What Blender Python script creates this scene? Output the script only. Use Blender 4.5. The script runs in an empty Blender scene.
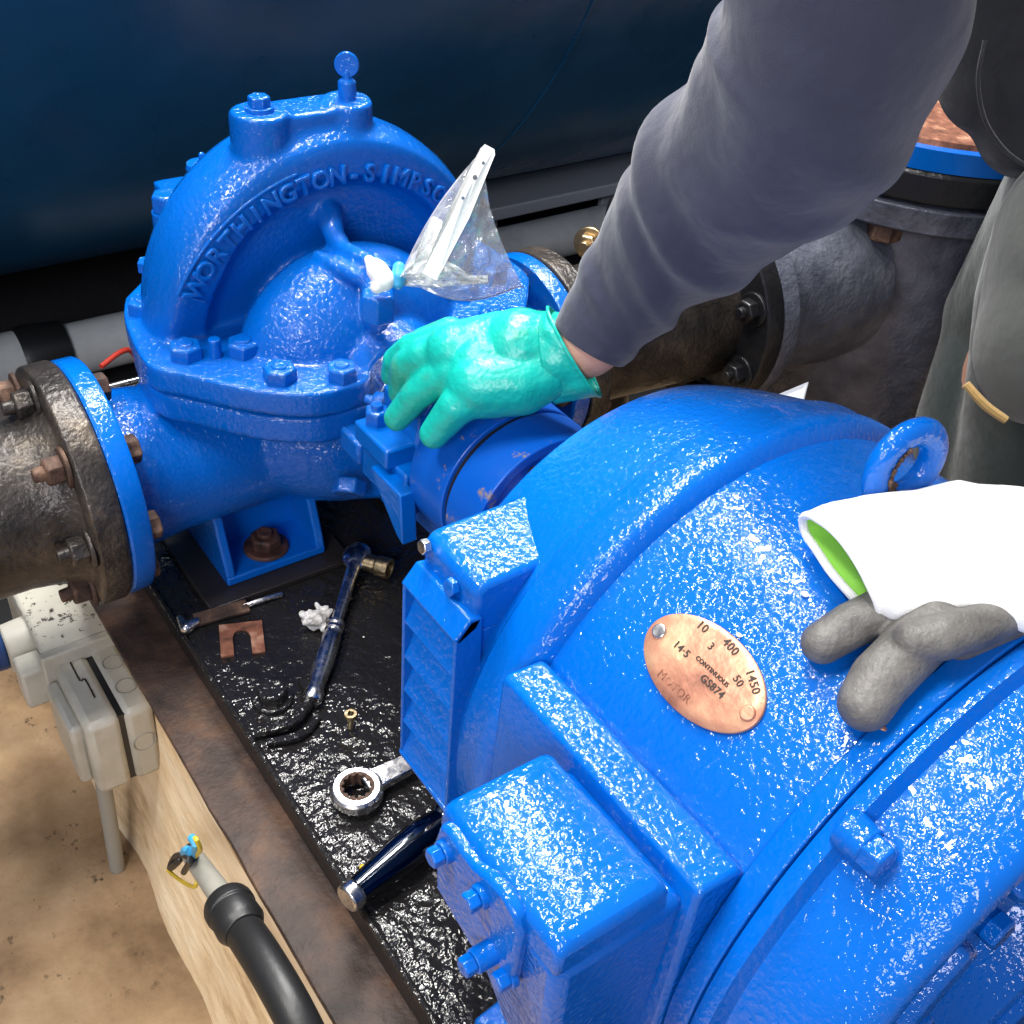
import bpy, bmesh, math, random
from mathutils import Vector as V, Matrix, Euler, noise
random.seed(4)
PI = math.pi
COL = bpy.context.scene.collection
# ------------------------------------------------------------------ camera (solved from the photograph)
RW = Matrix(((0.569, 0.8193, 0.0708), (0.5365, -0.3046, -0.787), (-0.6232, 0.4858, -0.6129)))
CAM = V((0.3035, -0.3756, 0.4508))
F = 1135.73
def at(x, y, d):
    """point of the place seen along a sight line at distance d in front of the lens"""
    return CAM + RW.transposed() @ V(((x-512)/F*d, (y-512)/F*d, d))
cd = bpy.data.cameras.new('camera'); cam = bpy.data.objects.new('camera', cd); COL.objects.link(cam)
rx, ry, rz = RW.row[0].normalized(), -RW.row[1].normalized(), -RW.row[2].normalized()
M4 = Matrix((rx, ry, rz)).transposed().to_4x4(); M4.translation = CAM
cam.matrix_world = M4
cd.sensor_width = 36; cd.lens = F/1024*36; cd.clip_start = .01; cd.clip_end = 50
bpy.context.scene.camera = cam

# ------------------------------------------------------------------ materials
def nt(name):
    m = bpy.data.materials.new(name); m.use_nodes = True
    n = m.node_tree.nodes; return m, n, m.node_tree.links, n['Principled BSDF']
def coord(n, l, scale=1.0):
    t = n.new('ShaderNodeTexCoord'); mp = n.new('ShaderNodeMapping'); l.new(t.outputs['Object'], mp.inputs[0])
    mp.inputs['Scale'].default_value = (scale,)*3 if not isinstance(scale, tuple) else scale
    return mp.outputs[0]
def tex(n, l, c, scale, detail=4, rough=.55, kind='Noise'):
    t = n.new('ShaderNodeTex'+kind); l.new(c, t.inputs['Vector']); t.inputs['Scale'].default_value = scale
    if kind == 'Noise': t.inputs['Detail'].default_value = detail; t.inputs['Roughness'].default_value = rough
    return t
def ramp(n, l, src, stops):
    r = n.new('ShaderNodeValToRGB'); l.new(src, r.inputs[0]); e = r.color_ramp.elements
    e[0].position, e[0].color = stops[0][0], (*stops[0][1], 1)
    e[1].position, e[1].color = stops[-1][0], (*stops[-1][1], 1)
    for p, c in stops[1:-1]:
        k = e.new(p); k.color = (*c, 1)
    return r.outputs[0]
def bump(n, l, b, src, strength, dist, prev=None):
    k = n.new('ShaderNodeBump'); k.inputs['Strength'].default_value = strength; k.inputs['Distance'].default_value = dist
    l.new(src, k.inputs['Height'])
    if prev: l.new(prev, k.inputs['Normal'])
    l.new(k.outputs[0], b.inputs['Normal']); return k.outputs[0]
def mat(name, col, rough=.5, metal=0, bumps=(), stops=None, cscale=30, coat=0, spec=None, detail=5, rvar=None):
    m, n, l, b = nt(name); b.inputs['Base Color'].default_value = (*col, 1)
    b.inputs['Roughness'].default_value = rough; b.inputs['Metallic'].default_value = metal
    b.inputs['Coat Weight'].default_value = coat; b.inputs['Coat Roughness'].default_value = .05
    if spec is not None: b.inputs['Specular IOR Level'].default_value = spec
    c = coord(n, l)
    if stops: l.new(ramp(n, l, tex(n, l, c, cscale, detail, .62).outputs[0], stops), b.inputs['Base Color'])
    if rvar:
        l.new(ramp(n, l, tex(n, l, c, rvar[0], 4).outputs[0], [(.35, (rvar[1],)*3), (.65, (rvar[2],)*3)]), b.inputs['Roughness'])
    prev = None
    for s, st, d in bumps: prev = bump(n, l, b, tex(n, l, c, s, 3).outputs[0], st, d, prev)
    return m
# glossy brushed-on blue enamel, with orange-peel and droplets
def paint(name, col, s1, s2, d1, d2, rough=.12):
    m, n, l, b = nt(name); c = coord(n, l)
    big = tex(n, l, c, 9, 3)
    l.new(ramp(n, l, big.outputs[0], [(.3, tuple(x*.86 for x in col)), (.7, tuple(min(1, x*1.08) for x in col))]), b.inputs['Base Color'])
    b.inputs['Roughness'].default_value = .45; b.inputs['Specular IOR Level'].default_value = .02
    b.inputs['Coat Weight'].default_value = 1; b.inputs['Coat Roughness'].default_value = rough; b.inputs['Coat IOR'].default_value = 1.52
    p0 = bump(n, l, b, tex(n, l, c, s1, 2).outputs[0], 1, d1)
    k = n.new('ShaderNodeBump'); k.inputs['Distance'].default_value = d2; l.new(p0, k.inputs['Normal'])
    l.new(ramp(n, l, tex(n, l, c, s2, 2, .5).outputs[0], [(.42, (0,)*3), (.70, (1,)*3)]), k.inputs['Height'])
    k2 = n.new('ShaderNodeBump'); k2.inputs['Distance'].default_value = d2*1.1; l.new(k.outputs[0], k2.inputs['Normal'])
    l.new(tex(n, l, c, s2*.45, 2, .5).outputs[0], k2.inputs['Height']); l.new(k2.outputs[0], b.inputs['Coat Normal'])
    return m
BLUE = paint('blue_enamel', (.0, .120, .54), 30, 300, .0005, .00040, .05)
BLUEC = paint('blue_enamel_casting', (.0, .106, .49), 30, 290, .0007, .00052, .06)
BLUES = paint('blue_enamel_smooth', (.0, .108, .47), 40, 200, .0003, .0001, .15)
def worn_paint():
    m, n, l, b = nt('blue_enamel_worn'); c = coord(n, l)
    f = tex(n, l, c, 55, 6, .7); r = ramp(n, l, f.outputs[0], [(.60, (.002, .095, .50)), (.66, (.25, .2, .18))])
    l.new(r, b.inputs['Base Color']); b.inputs['Roughness'].default_value = .28
    bump(n, l, b, f.outputs[0], .4, .001); return m
BLUEW = worn_paint()
DECK = None
def deck_mat():
    m, n, l, b = nt('black_bitumen_paint'); c = coord(n, l)
    sp = tex(n, l, c, 260, 6, .7); l.new(ramp(n, l, sp.outputs[0], [(.66, (.014, .013, .013)), (.74, (.22, .19, .16))]), b.inputs['Base Color'])
    l.new(ramp(n, l, tex(n, l, c, 14, 3).outputs[0], [(.35, (.08,)*3), (.65, (.16,)*3)]), b.inputs['Roughness'])
    p = bump(n, l, b, tex(n, l, c, 85, 2, .5).outputs[0], 1, .0042)
    bump(n, l, b, tex(n, l, c, 230, 2).outputs[0], 1, .0010, p); return m
DECK = deck_mat()
BLACKP = mat('black_paint_side', (.022, .018, .016), .38, bumps=((90, 1, .001), (500, 1, .0003)))
BROWN = mat('brown_primed_steel', (.09, .05, .035), .62, bumps=((60, 1, .002), (350, 1, .0006)), stops=[(.3, (.022, .014, .011)), (.5, (.062, .036, .026)), (.7, (.15, .075, .038))], cscale=22, detail=9)
RUST = mat('rusted_steel', (.2, .08, .04), .72, .2, bumps=((150, 1, .0012),), stops=[(.32, (.03, .018, .014)), (.52, (.085, .045, .03)), (.72, (.24, .14, .09))], cscale=60)
RUSTP = mat('rusted_plate', (.2, .08, .04), .45, .3, bumps=((150, 1, .0008),), stops=[(.3, (.10, .045, .03)), (.55, (.30, .12, .07)), (.75, (.62, .36, .24))], cscale=70)
DKRUST = mat('dark_rusted_bolt', (.08, .035, .025), .6, .3, bumps=((220, 1, .0012),), stops=[(.35, (.035, .018, .014)), (.65, (.14, .06, .038))], cscale=70)
IRON = mat('worn_black_pipe_paint', (.05, .045, .04), .34, .35, bumps=((45, 1, .003), (260, 1, .0009)), stops=[(.34, (.018, .016, .015)), (.52, (.055, .046, .040)), (.66, (.12, .095, .07)), (.8, (.28, .25, .22))], cscale=24, detail=8)
IRONB = mat('blue_black_cast_iron', (.04, .045, .06), .36, .2, bumps=((50, 1, .003), (240, 1, .001)), stops=[(.32, (.05, .055, .08)), (.55, (.13, .14, .18)), (.8, (.27, .27, .31))], cscale=14)
BLKIRON = mat('black_cast_iron', (.012, .012, .014), .35, .1, bumps=((60, 1, .002),))
CHROME = mat('chromed_steel', (.62, .62, .64), .12, 1, bumps=((30, .3, .0003),), rvar=(60, .07, .2))
SATIN = mat('satin_steel', (.72, .70, .68), .24, 1, rvar=(120, .16, .34))
BRASS = mat('dull_brass', (.55, .42, .24), .35, 1, bumps=((200, 1, .0004),))
COPPER = mat('copper_nameplate', (.8, .35, .2), .36, .35, bumps=((90, 1, .0006),), stops=[(.28, (.22, .10, .07)), (.42, (.46, .20, .125)), (.56, (.56, .28, .17)), (.72, (.66, .43, .25))], cscale=55, detail=8)
ETCH = mat('etched_black', (.03, .018, .012), .6)
WHITEP = mat('white_plastic', (.86, .86, .84), .35)
CARD = mat('white_card', (.9, .9, .86), .6)
PVC = mat('grey_white_plastic_pipe', (.42, .43, .40), .4, bumps=((30, .5, .001),), stops=[(.35, (.42, .44, .42)), (.65, (.62, .64, .62))], cscale=8)
BLKPLAS = mat('black_plastic', (.012, .012, .012), .42, bumps=((300, .5, .0003),))
BLUEPLAS = mat('dark_blue_plastic', (.012, .05, .17), .4)
LBLUE = mat('light_blue_plastic', (.05, .35, .62), .4)
YEL = mat('yellow_insulation', (.62, .45, .03), .4)
REDC = mat('red_insulation', (.6, .05, .03), .4)
CABLE = mat('grey_cable_sheath', (.28, .27, .23), .5)
def switch_mat():
    m, n, l, b = nt('grey_moulded_plastic'); c = coord(n, l)
    b.inputs['Roughness'].default_value = .42
    f = tex(n, l, c, 150, 5, .7); g = tex(n, l, c, 12, 2)
    mx = n.new('ShaderNodeMath'); mx.operation = 'MULTIPLY_ADD'; l.new(g.outputs[0], mx.inputs[0]); mx.inputs[1].default_value = .45; l.new(f.outputs[0], mx.inputs[2])
    l.new(ramp(n, l, mx.outputs[0], [(.80, (.47, .45, .38)), (.845, (.40, .38, .32)), (.87, (.03, .026, .02))]), b.inputs['Base Color'])
    return m
SWITCH = switch_mat()
SWITCHC = mat('grey_moulded_plastic_clean', (.46, .44, .37), .42, stops=[(.4, (.40, .38, .31)), (.6, (.5, .48, .41))], cscale=20)
def concrete():
    m, n, l, b = nt('stained_concrete_floor'); c = coord(n, l)
    a = ramp(n, l, tex(n, l, c, 7, 8, .62).outputs[0], [(.32, (.15, .09, .042)), (.48, (.33, .215, .115)), (.68, (.50, .36, .22))])
    s = ramp(n, l, tex(n, l, c, 55, 5, .7).outputs[0], [(.30, (.10, .09, .08)), (.39, (1, 1, 1))])
    mx = n.new('ShaderNodeMix'); mx.data_type = 'RGBA'; mx.blend_type = 'MULTIPLY'; mx.inputs[0].default_value = 1
    l.new(a, mx.inputs[6]); l.new(s, mx.inputs[7]); l.new(mx.outputs[2], b.inputs['Base Color'])
    b.inputs['Roughness'].default_value = .7
    bump(n, l, b, tex(n, l, c, 90, 5).outputs[0], 1, .0015); return m
CONC = concrete()
def plaster():
    m, n, l, b = nt('rough_cream_grout'); c = coord(n, l, (1, 6, 2.2))
    l.new(ramp(n, l, tex(n, l, c, 9, 8, .65).outputs[0], [(.3, (.40, .25, .12)), (.45, (.76, .56, .32)), (.62, (.88, .71, .47))]), b.inputs['Base Color'])
    b.inputs['Roughness'].default_value = .75; p = bump(n, l, b, tex(n, l, c, 12, 6).outputs[0], 1, .006); return m
PLASTER = plaster()
TANK = mat('dark_blue_tank_paint', (.006, .07, .17), .28, bumps=((3, 1, .01), (500, .5, .0002)), stops=[(.3, (.004, .045, .11)), (.7, (.008, .095, .23))], cscale=1.5, rvar=(3, .22, .42))
STEELG = mat('grey_painted_steel', (.42, .44, .48), .45, bumps=((60, 1, .001),))
DARK = mat('dark_concrete_and_shade', (.022, .022, .024), .8, bumps=((20, 1, .004),))  # dark back wall; on the rear floor this tone is painted shade
def fabric(name, c0, c1, s=900, cs=6, rough=.9):
    m, n, l, b = nt(name); c = coord(n, l)
    l.new(ramp(n, l, tex(n, l, c, cs, 4).outputs[0], [(.35, c0), (.65, c1)]), b.inputs['Base Color'])
    b.inputs['Roughness'].default_value = rough; b.inputs['Sheen Weight'].default_value = .25; b.inputs['Sheen Roughness'].default_value = .6
    b.inputs['Specular IOR Level'].default_value = .15
    p = bump(n, l, b, tex(n, l, c, 22, 3).outputs[0], .8, .006)
    bump(n, l, b, tex(n, l, c, s, 3).outputs[0], .6, .0004, p); return m
NAVY = fabric('navy_sweatshirt_cotton', (.025, .028, .048), (.040, .044, .074))
BLACKF = fabric('black_quilted_fabric', (.006, .007, .009), (.012, .013, .017))
OLIVE = fabric('olive_grey_trousers', (.075, .08, .068), (.10, .105, .09))
GREENF = fabric('dark_green_trousers', (.018, .03, .03), (.028, .042, .042))
TRIM = fabric('ochre_stitched_trim', (.45, .28, .09), (.55, .36, .13), 600)
SKIN = mat('skin', (.62, .33, .24), .5, bumps=((300, .6, .0005),)); SKIN.node_tree.nodes['Principled BSDF'].inputs['Subsurface Weight'].default_value = .1
TEAL = mat('turquoise_nitrile', (.0, .56, .47), .34, bumps=((60, 1, .0024), (300, .6, .0004)), stops=[(.30, (.05, .26, .17)), (.44, (.006, .40, .32)), (.7, (.006, .46, .38))], cscale=18)
GWHITE = fabric('white_knitted_cotton', (.88, .90, .84), (.92, .92, .90), 1200)
GGREEN = fabric('lime_green_knit', (.22, .62, .06), (.3, .72, .08), 1500)
GGREY = mat('grey_latex_coating', (.13, .125, .115), .5, bumps=((160, 1, .0012), (500, 1, .0004)), stops=[(.3, (.075, .072, .066)), (.7, (.19, .18, .165))], cscale=40)
WOOL = mat('cotton_waste', (.6, .58, .54), .8, bumps=((140, 1, .004),), stops=[(.35, (.3, .28, .25)), (.6, (.75, .73, .7))], cscale=80)
def clear():
    m, n, l, b = nt('clear_polythene'); c = coord(n, l)
    tr = n.new('ShaderNodeBsdfTransparent'); gl = n.new('ShaderNodeBsdfGlossy'); gl.inputs['Roughness'].default_value = .12
    df = n.new('ShaderNodeBsdfDiffuse'); df.inputs[0].default_value = (.75, .77, .8, 1)
    a = n.new('ShaderNodeMixShader'); a.inputs[0].default_value = .45; l.new(df.outputs[0], a.inputs[1]); l.new(gl.outputs[0], a.inputs[2])
    k = n.new('ShaderNodeMixShader'); l.new(tr.outputs[0], k.inputs[1]); l.new(a.outputs[0], k.inputs[2])
    lw = n.new('ShaderNodeLayerWeight'); lw.inputs[0].default_value = .35
    mr = n.new('ShaderNodeMapRange'); l.new(lw.outputs['Facing'], mr.inputs[0]); mr.inputs[3].default_value = .34; mr.inputs[4].default_value = 1.0
    l.new(mr.outputs[0], k.inputs[0])
    bp = n.new('ShaderNodeBump'); bp.inputs['Distance'].default_value = .004; f = tex(n, l, c, 45, 4); l.new(f.outputs[0], bp.inputs['Height'])
    l.new(bp.outputs[0], gl.inputs['Normal']); l.new(bp.outputs[0], lw.inputs['Normal'])
    l.new(k.outputs[0], n['Material Output'].inputs[0]); return m
CLEAR = clear()

# ------------------------------------------------------------------ mesh helpers
def frame(axis):
    a = V(axis).normalized(); u = V((0, 0, 1)) if abs(a.z) < .9 else V((1, 0, 0))
    x = u.cross(a).normalized(); y = a.cross(x).normalized()
    return Matrix((x, y, a)).transposed()          # columns x, y, axis
class MB:
    def __init__(s): s.bm = bmesh.new()
    def box(s, lo, hi, rot=None, piv=None, taper=None):
        lo, hi = V(lo), V(hi); c = (lo+hi)/2
        r = bmesh.ops.create_cube(s.bm, size=1)['verts']
        for v in r:
            q = V((v.co.x*(hi.x-lo.x), v.co.y*(hi.y-lo.y), v.co.z*(hi.z-lo.z)))
            if taper and v.co.z < 0: q.x *= taper[0]; q.y *= taper[1]
            q += c
            if rot is not None: p = V(piv) if piv else c; q = p + rot @ (q-p)
            v.co = q
        return s
    def loft(s, rings, cap=True, close=True):
        """rings: lists of points of equal length"""
        R = [[s.bm.verts.new(p) for p in r] for r in rings]; n = len(R[0])
        for a, b in zip(R[:-1], R[1:]):
            for i in range(n if close else n-1):
                try: s.bm.faces.new((a[i], a[(i+1) % n], b[(i+1) % n], b[i]))
                except ValueError: pass
        if cap:
            try: s.bm.faces.new(R[0][::-1])
            except ValueError: pass
            try: s.bm.faces.new(R[-1])
            except ValueError: pass
        return s
    def cone(s, p0, p1, r0, r1=None, n=32):
        r1 = r0 if r1 is None else r1; p0, p1 = V(p0), V(p1); Fm = frame(p1-p0)
        return s.loft([[p + Fm @ V((r*math.cos(2*PI*i/n), r*math.sin(2*PI*i/n), 0)) for i in range(n)] for p, r in ((p0, r0), (p1, r1))])
    def lathe(s, prof, o=(0, 0, 0), axis=(1, 0, 0), n=64, cap=True):
        Fm = frame(axis); o = V(o)
        return s.loft([[o + Fm @ V((r*math.cos(2*PI*i/n), r*math.sin(2*PI*i/n), a)) for i in range(n)] for a, r in prof], cap=cap)
    def ell(s, c, r, rot=None, u=24, v=16):
        k = bmesh.ops.create_uvsphere(s.bm, u_segments=u, v_segments=v, radius=1)['verts']
        for w in k:
            q = V((w.co.x*r[0], w.co.y*r[1], w.co.z*r[2]))
            if rot: q = rot @ q
            w.co = q + V(c)
        return s
    def caps(s, pts, rad, n=18):
        """chain of tapered capsules"""
        for i, (p, r) in enumerate(zip(pts, rad)):
            s.ell(p, (r, r, r), u=n, v=12)
            if i: s.cone(pts[i-1], p, rad[i-1], r, n)
        return s
    def tube(s, pts, rad, n=14, sub=6):
        P = spline(pts, sub); m = len(P)
        rr = [rad]*m if not isinstance(rad, (list, tuple)) else [lerp_list(rad, i/(m-1)) for i in range(m)]
        rings = []; up = None
        for i, p in enumerate(P):
            t = (P[min(i+1, m-1)]-P[max(i-1, 0)]).normalized()
            if up is None: up = frame(t).col[0].copy()
            up = (up - t*up.dot(t)).normalized(); w = t.cross(up)
            rings.append([p + (up*math.cos(2*PI*k/n)+w*math.sin(2*PI*k/n))*rr[i] for k in range(n)])
        return s.loft(rings)
    def prism(s, poly, o, ux, uy, depth):
        o, ux, uy = V(o), V(ux).normalized(), V(uy).normalized(); w = ux.cross(uy)
        a = [o+ux*x+uy*y for x, y in poly]; return s.loft([a, [p+w*depth for p in a]])
    def torus(s, c, axis, R, r, n=40, m=16, sx=1):
        Fm = frame(axis); c = V(c); rings = []
        for i in range(n):
            a = 2*PI*i/n
            rings.append([c+Fm @ V(((R+r*math.cos(b))*math.cos(a), (R+r*math.cos(b))*math.sin(a), r*sx*math.sin(b))) for b in [2*PI*k/m for k in range(m)]])
        R_ = [[s.bm.verts.new(p) for p in q] for q in rings]
        for i in range(n):
            a, b = R_[i], R_[(i+1) % n]
            for k in range(m): s.bm.faces.new((a[k], a[(k+1) % m], b[(k+1) % m], b[k]))
        return s
    def hexa(s, c, axis, r, h, ch=.12, ang=0):
        Fm = frame(axis) @ Matrix.Rotation(ang, 3, 'Z'); c = V(c)
        def ring(q, a): return [c+Fm @ V((q*math.cos(PI/3*i), q*math.sin(PI/3*i), a)) for i in range(6)]
        return s.loft([ring(r, 0), ring(r, h*(1-ch)), ring(r*.86, h)])
    def bisect(s, co, no, fill=True):
        g = s.bm.verts[:]+s.bm.edges[:]+s.bm.faces[:]
        r = bmesh.ops.bisect_plane(s.bm, geom=g, plane_co=co, plane_no=no, clear_outer=True, dist=1e-6)
        if fill:
            e = [x for x in r['geom_cut'] if isinstance(x, bmesh.types.BMEdge)]
            bmesh.ops.holes_fill(s.bm, edges=e, sides=0)
        return s
    def join(s, other):
        me = bpy.data.meshes.new('t'); other.bm.to_mesh(me); s.bm.from_mesh(me); bpy.data.meshes.remove(me); return s
    def build(s, name, m, parent=None, bev=0, remesh=0, smooth=0, ang=35, sub=0, label=None):
        bmesh.ops.recalc_face_normals(s.bm, faces=s.bm.faces[:])
        off = V(WP.get(parent.name, (0, 0, 0))) if parent else V((0, 0, 0))
        bmesh.ops.translate(s.bm, verts=s.bm.verts[:], vec=-off)
        me = bpy.data.meshes.new(name); s.bm.to_mesh(me); s.bm.free()
        ms = m if isinstance(m, (list, tuple)) else [m]
        for k in ms: me.materials.append(k)
        o = bpy.data.objects.new(name, me); COL.objects.link(o)
        if parent: o.parent = parent; WP[o.name] = tuple(off)
        for p in me.polygons: p.use_smooth = True
        if not remesh and not sub: me.set_sharp_from_angle(angle=math.radians(ang))
        if bev:
            b = o.modifiers.new('bevel', 'BEVEL'); b.width = bev; b.segments = 2; b.limit_method = 'ANGLE'; b.angle_limit = math.radians(ang); b.use_clamp_overlap = True
        if remesh:
            r = o.modifiers.new('remesh', 'REMESH'); r.mode = 'VOXEL'; r.voxel_size = remesh; r.use_smooth_shade = True
        if smooth:
            k = o.modifiers.new('smooth', 'SMOOTH'); k.factor = .5; k.iterations = smooth
        if sub:
            k = o.modifiers.new('sub', 'SUBSURF'); k.levels = sub; k.render_levels = sub
        if label: o['label'] = label
        return o
WP = {}
def spline(pts, sub=6):
    pts = [V(p) for p in pts]
    if len(pts) < 3: return [pts[0].lerp(pts[-1], i/sub) for i in range(sub+1)]
    out = []
    for i in range(len(pts)-1):
        p0 = pts[max(i-1, 0)]; p1 = pts[i]; p2 = pts[i+1]; p3 = pts[min(i+2, len(pts)-1)]
        for k in range(sub):
            t = k/sub; out.append(.5*((2*p1)+(p2-p0)*t+(2*p0-5*p1+4*p2-p3)*t*t+(3*p1-p0-3*p2+p3)*t*t*t))
    out.append(pts[-1]); return out
def lerp_list(L, t):
    x = t*(len(L)-1); i = min(int(x), len(L)-2); return L[i]+(L[i+1]-L[i])*(x-i)
def thing(name, label, cat, loc, group=None):
    o = bpy.data.objects.new(name, None); COL.objects.link(o); o.location = loc; o.empty_display_size = .02
    WP[o.name] = tuple(loc); o['label'] = label; o['category'] = cat
    if group: o['group'] = group
    return o
def tag(o, label, cat, group=None, kind=None):
    o['label'] = label; o['category'] = cat
    if group: o['group'] = group
    if kind: o['kind'] = kind
    return o
def struct(o): o['kind'] = 'structure'; return o
def text_mb(txt, size, depth, fn, align='CENTER', bold=0, space=1.0, bev=0):
    """letters as geometry, every vertex sent through fn(x, y, z)"""
    cu = bpy.data.curves.new('t', 'FONT'); cu.body = txt; cu.size = size; cu.extrude = depth/2; cu.align_x = align; cu.align_y = 'CENTER'
    cu.offset = bold; cu.bevel_depth = bev; cu.bevel_resolution = 1; cu.space_character = space; cu.resolution_u = 3
    o = bpy.data.objects.new('t', cu); COL.objects.link(o); bpy.context.view_layer.update()
    me = bpy.data.meshes.new_from_object(o.evaluated_get(bpy.context.evaluated_depsgraph_get()))
    b = MB(); b.bm.from_mesh(me)
    bmesh.ops.remove_doubles(b.bm, verts=b.bm.verts[:], dist=1e-6)
    for v in b.bm.verts: v.co = fn(v.co.x, v.co.y, v.co.z+depth/2)
    bpy.data.objects.remove(o); bpy.data.curves.remove(cu); bpy.data.meshes.remove(me); return b
def bolt(parent, pos, axis, r, h, m, name='hex_bolt', washer=0, stud=0, ang=0, label=None):
    b = MB(); pos = V(pos); a = V(axis).normalized(); o = 0
    if washer: b.cone(pos, pos+a*r*.28, r*1.45, r*1.4, 28); o = r*.28
    b.hexa(pos+a*o, a, r, h, ang=ang)
    if stud: b.cone(pos+a*(o+h*.9), pos+a*(o+h+stud), r*.5, r*.45, 20)
    return b.build(name, m, parent, bev=r*.07, label=label)

# ------------------------------------------------------------------ setting
ZD = -.2; ZF = -.5
m = MB().box((-3.2, -2.2, ZF-.05), (2.0, 3.0, ZF)); struct(m.build('floor', CONC))
struct(MB().box((-3.2, -2.2, ZF), (-.74, 3.0, ZF+.004)).build('floor_rear_shade', DARK))  # thin black sheet: shade under the tank put into the floor colour
m = MB().box((-3.25, -2.2, ZF), (-3.2, 3.0, 2.9)); struct(m.build('wall_back', DARK))
m = MB()
# plinth of rendered concrete under the bed frame; its face leans out to the foot
for k in range(1):
    n = 60; top = []; bot = []
    rings = []
    for i in range(n+1):
        x = -.74+i*(1.44/n); w = .004*noise.noise(V((x*14, 0, 3))); w2 = .006*noise.noise(V((x*9, 5, 1)))
        rings.append([V((x, -.2185+w, -.243)), V((x, -.217+w, -.256)), V((x, -.209+w, -.268)), V((x, -.214+w2, -.34)), V((x, -.226+w2, -.42)), V((x, -.246+w2*2, ZF)), V((x, .26, ZF)), V((x, .25, -.243))])
    m.loft(rings)
struct(m.build('trim_1', PLASTER)).name = 'trim_plinth'

# ------------------------------------------------------------------ bed frame
bed = thing('machine_bed', 'long black painted steel bed frame on the cream grouted plinth under pump and motor', 'machine bed', (-.2, 0, -.243))
m = MB(); nx, ny = 10, 3
m.box((-.735, -.179, -.206), (.62, .2, ZD)); m.build('deck_plate', DECK, bed, bev=.002)
m = MB().box((-.735, -.177, -.2405), (.62, -.170, -.206)); m.build('web', BLACKP, bed)
m = MB()
rings = []
for i in range(80):
    x = -.735+i*1.355/79; w = .0012*noise.noise(V((x*25, 1, 2)))
    rings.append([V((x, -.2205+w, -.2430)), V((x, -.2205+w, -.2375)), V((x, -.200, -.2365+w)), V((x, -.183, -.2360)), V((x, -.170, -.2345)), V((x, -.170, -.243))])
m.loft(rings); m.build('bottom_flange', BROWN, bed, bev=.001, label='rusty brown outer ledge')
m = MB().tube([(-.735, -.1785, -.2015), (-.4, -.1795, -.2012), (0, -.1785, -.2015), (.6, -.179, -.2012)], .0028, n=8, sub=12); m.build('weld_bead', DECK, bed)
m = MB().box((-.50, -.152, ZD), (-.368, -.022, -.1945)); m.build('packing_plate', BLACKP, bed, bev=.001, label='dark rusty packing plate under the pump foot')
# inner joist line under the motor
m = MB().box((-.06, -.118, ZD), (.6, -.108, -.193)); m.build('rail', DECK, bed, bev=.001)
tagn = MB(); tagn.cone((-.258, -.15, ZD), (-.258, -.15, -.196), .016, .015, 24); tagn.hexa((-.258, -.15, -.197), (0, 0, 1), .012, .010, ang=.4)
tagn.build('anchor_bolt', DECK, bed, bev=.001)
clip = MB().tube([(-.232, -.177, -.195), (-.226, -.150, -.194), (-.240, -.128, -.194), (-.258, -.125, -.195)], [.004, .0045, .0045, .004], n=10)
clip.tube([(-.220, -.172, -.197), (-.214, -.150, -.197), (-.222, -.130, -.197)], [.003, .004, .003], n=10)
clip.build('weld_ridge', DECK, bed)

# ------------------------------------------------------------------ pump
PX = -.433; NZ = -.083; PY = -.007; PZ_ = .024
pump = thing('centrifugal_pump', 'glossy blue split-casing water pump with raised lettering on its volute', 'pump', (PX, 0, ZD))
# upper casing: volute ring, suction dome, flange, bosses fused into one casting
u = MB()
prof = [(-.050, 0), (-.050, .120), (-.044, .1315), (-.030, .1380), (-.012, .1400), (.004, .1390), (.016, .1360), (.0235, .1310), (.0255, .125), (.0255, .1055), (.018, .102), (.012, .094), (.010, .06), (.010, 0)]
u.lathe(prof, (PX, PY, PZ_), n=96)
u.bisect((0, 0, .003), (0, 0, -1))
for v_ in u.bm.verts:                       # the ring narrows towards the joint
    if v_.co.z < .07 and v_.co.x > -.45: v_.co.x = -.45+(v_.co.x+.45)*(.55+.45*max(0, v_.co.z)/.07)
d = MB(); d.ell((PX+.043, -.010, .0), (.055, .090, .084), u=40, v=24); d.bisect((0, 0, .003), (0, 0, -1)); u.join(d)
d = MB(); d.ell((PX-.05, -.012, .0), (.06, .092, .088), u=40, v=24); d.bisect((0, 0, .003), (0, 0, -1)); u.join(d)
d = MB(); d.cone((PX+.04, 0, 0), (PX+.112, 0, 0), .050, .040, 40); d.bisect((0, 0, .003), (0, 0, -1)); u.join(d)
def outline(grow=0, front=True):
    L = [(-.505, -.143), (-.470, -.156), (-.405, -.164), (-.377, -.146), (-.336, -.113), (-.3135, -.083), (-.309, -.060), (-.313, -.034), (-.335, -.026), (-.345, 0), (-.335, .026), (-.313, .034), (-.309, .060), (-.3135, .083), (-.335, .115), (-.375, .150), (-.405, .166), (-.470, .165), (-.505, .155), (-.545, .10), (-.555, .06), (-.555, -.06), (-.545, -.10)]
    P = spline([V((x, y, 0)) for x, y in L+[L[0]]], 5)[:-1]
    c = V((PX, 0, 0)); return [c+(p-c)*(1+grow) for p in P]
o1 = outline()
u.loft([[p+V((0, 0, z)) for p in o1] for z in (.001, .021)])
# oval boss on the crown and its post
u.loft([[V((PX-.006+.019*math.sin(a)*(1-.15*(t/.07)*0), -.021+(.052*math.copysign(abs(math.cos(a))**.55, math.cos(a))), z)) for a in [2*PI*k/32 for k in range(32)]] for t, z in ((0, .13), (.05, .1735))])
u.cone((PX-.002, -.053, .12), (PX, -.053, .1765), .0215, .020, 28)
u.cone((PX-.002, .015, .13), (PX, .015, .176), .02, .018, 28)
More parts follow.
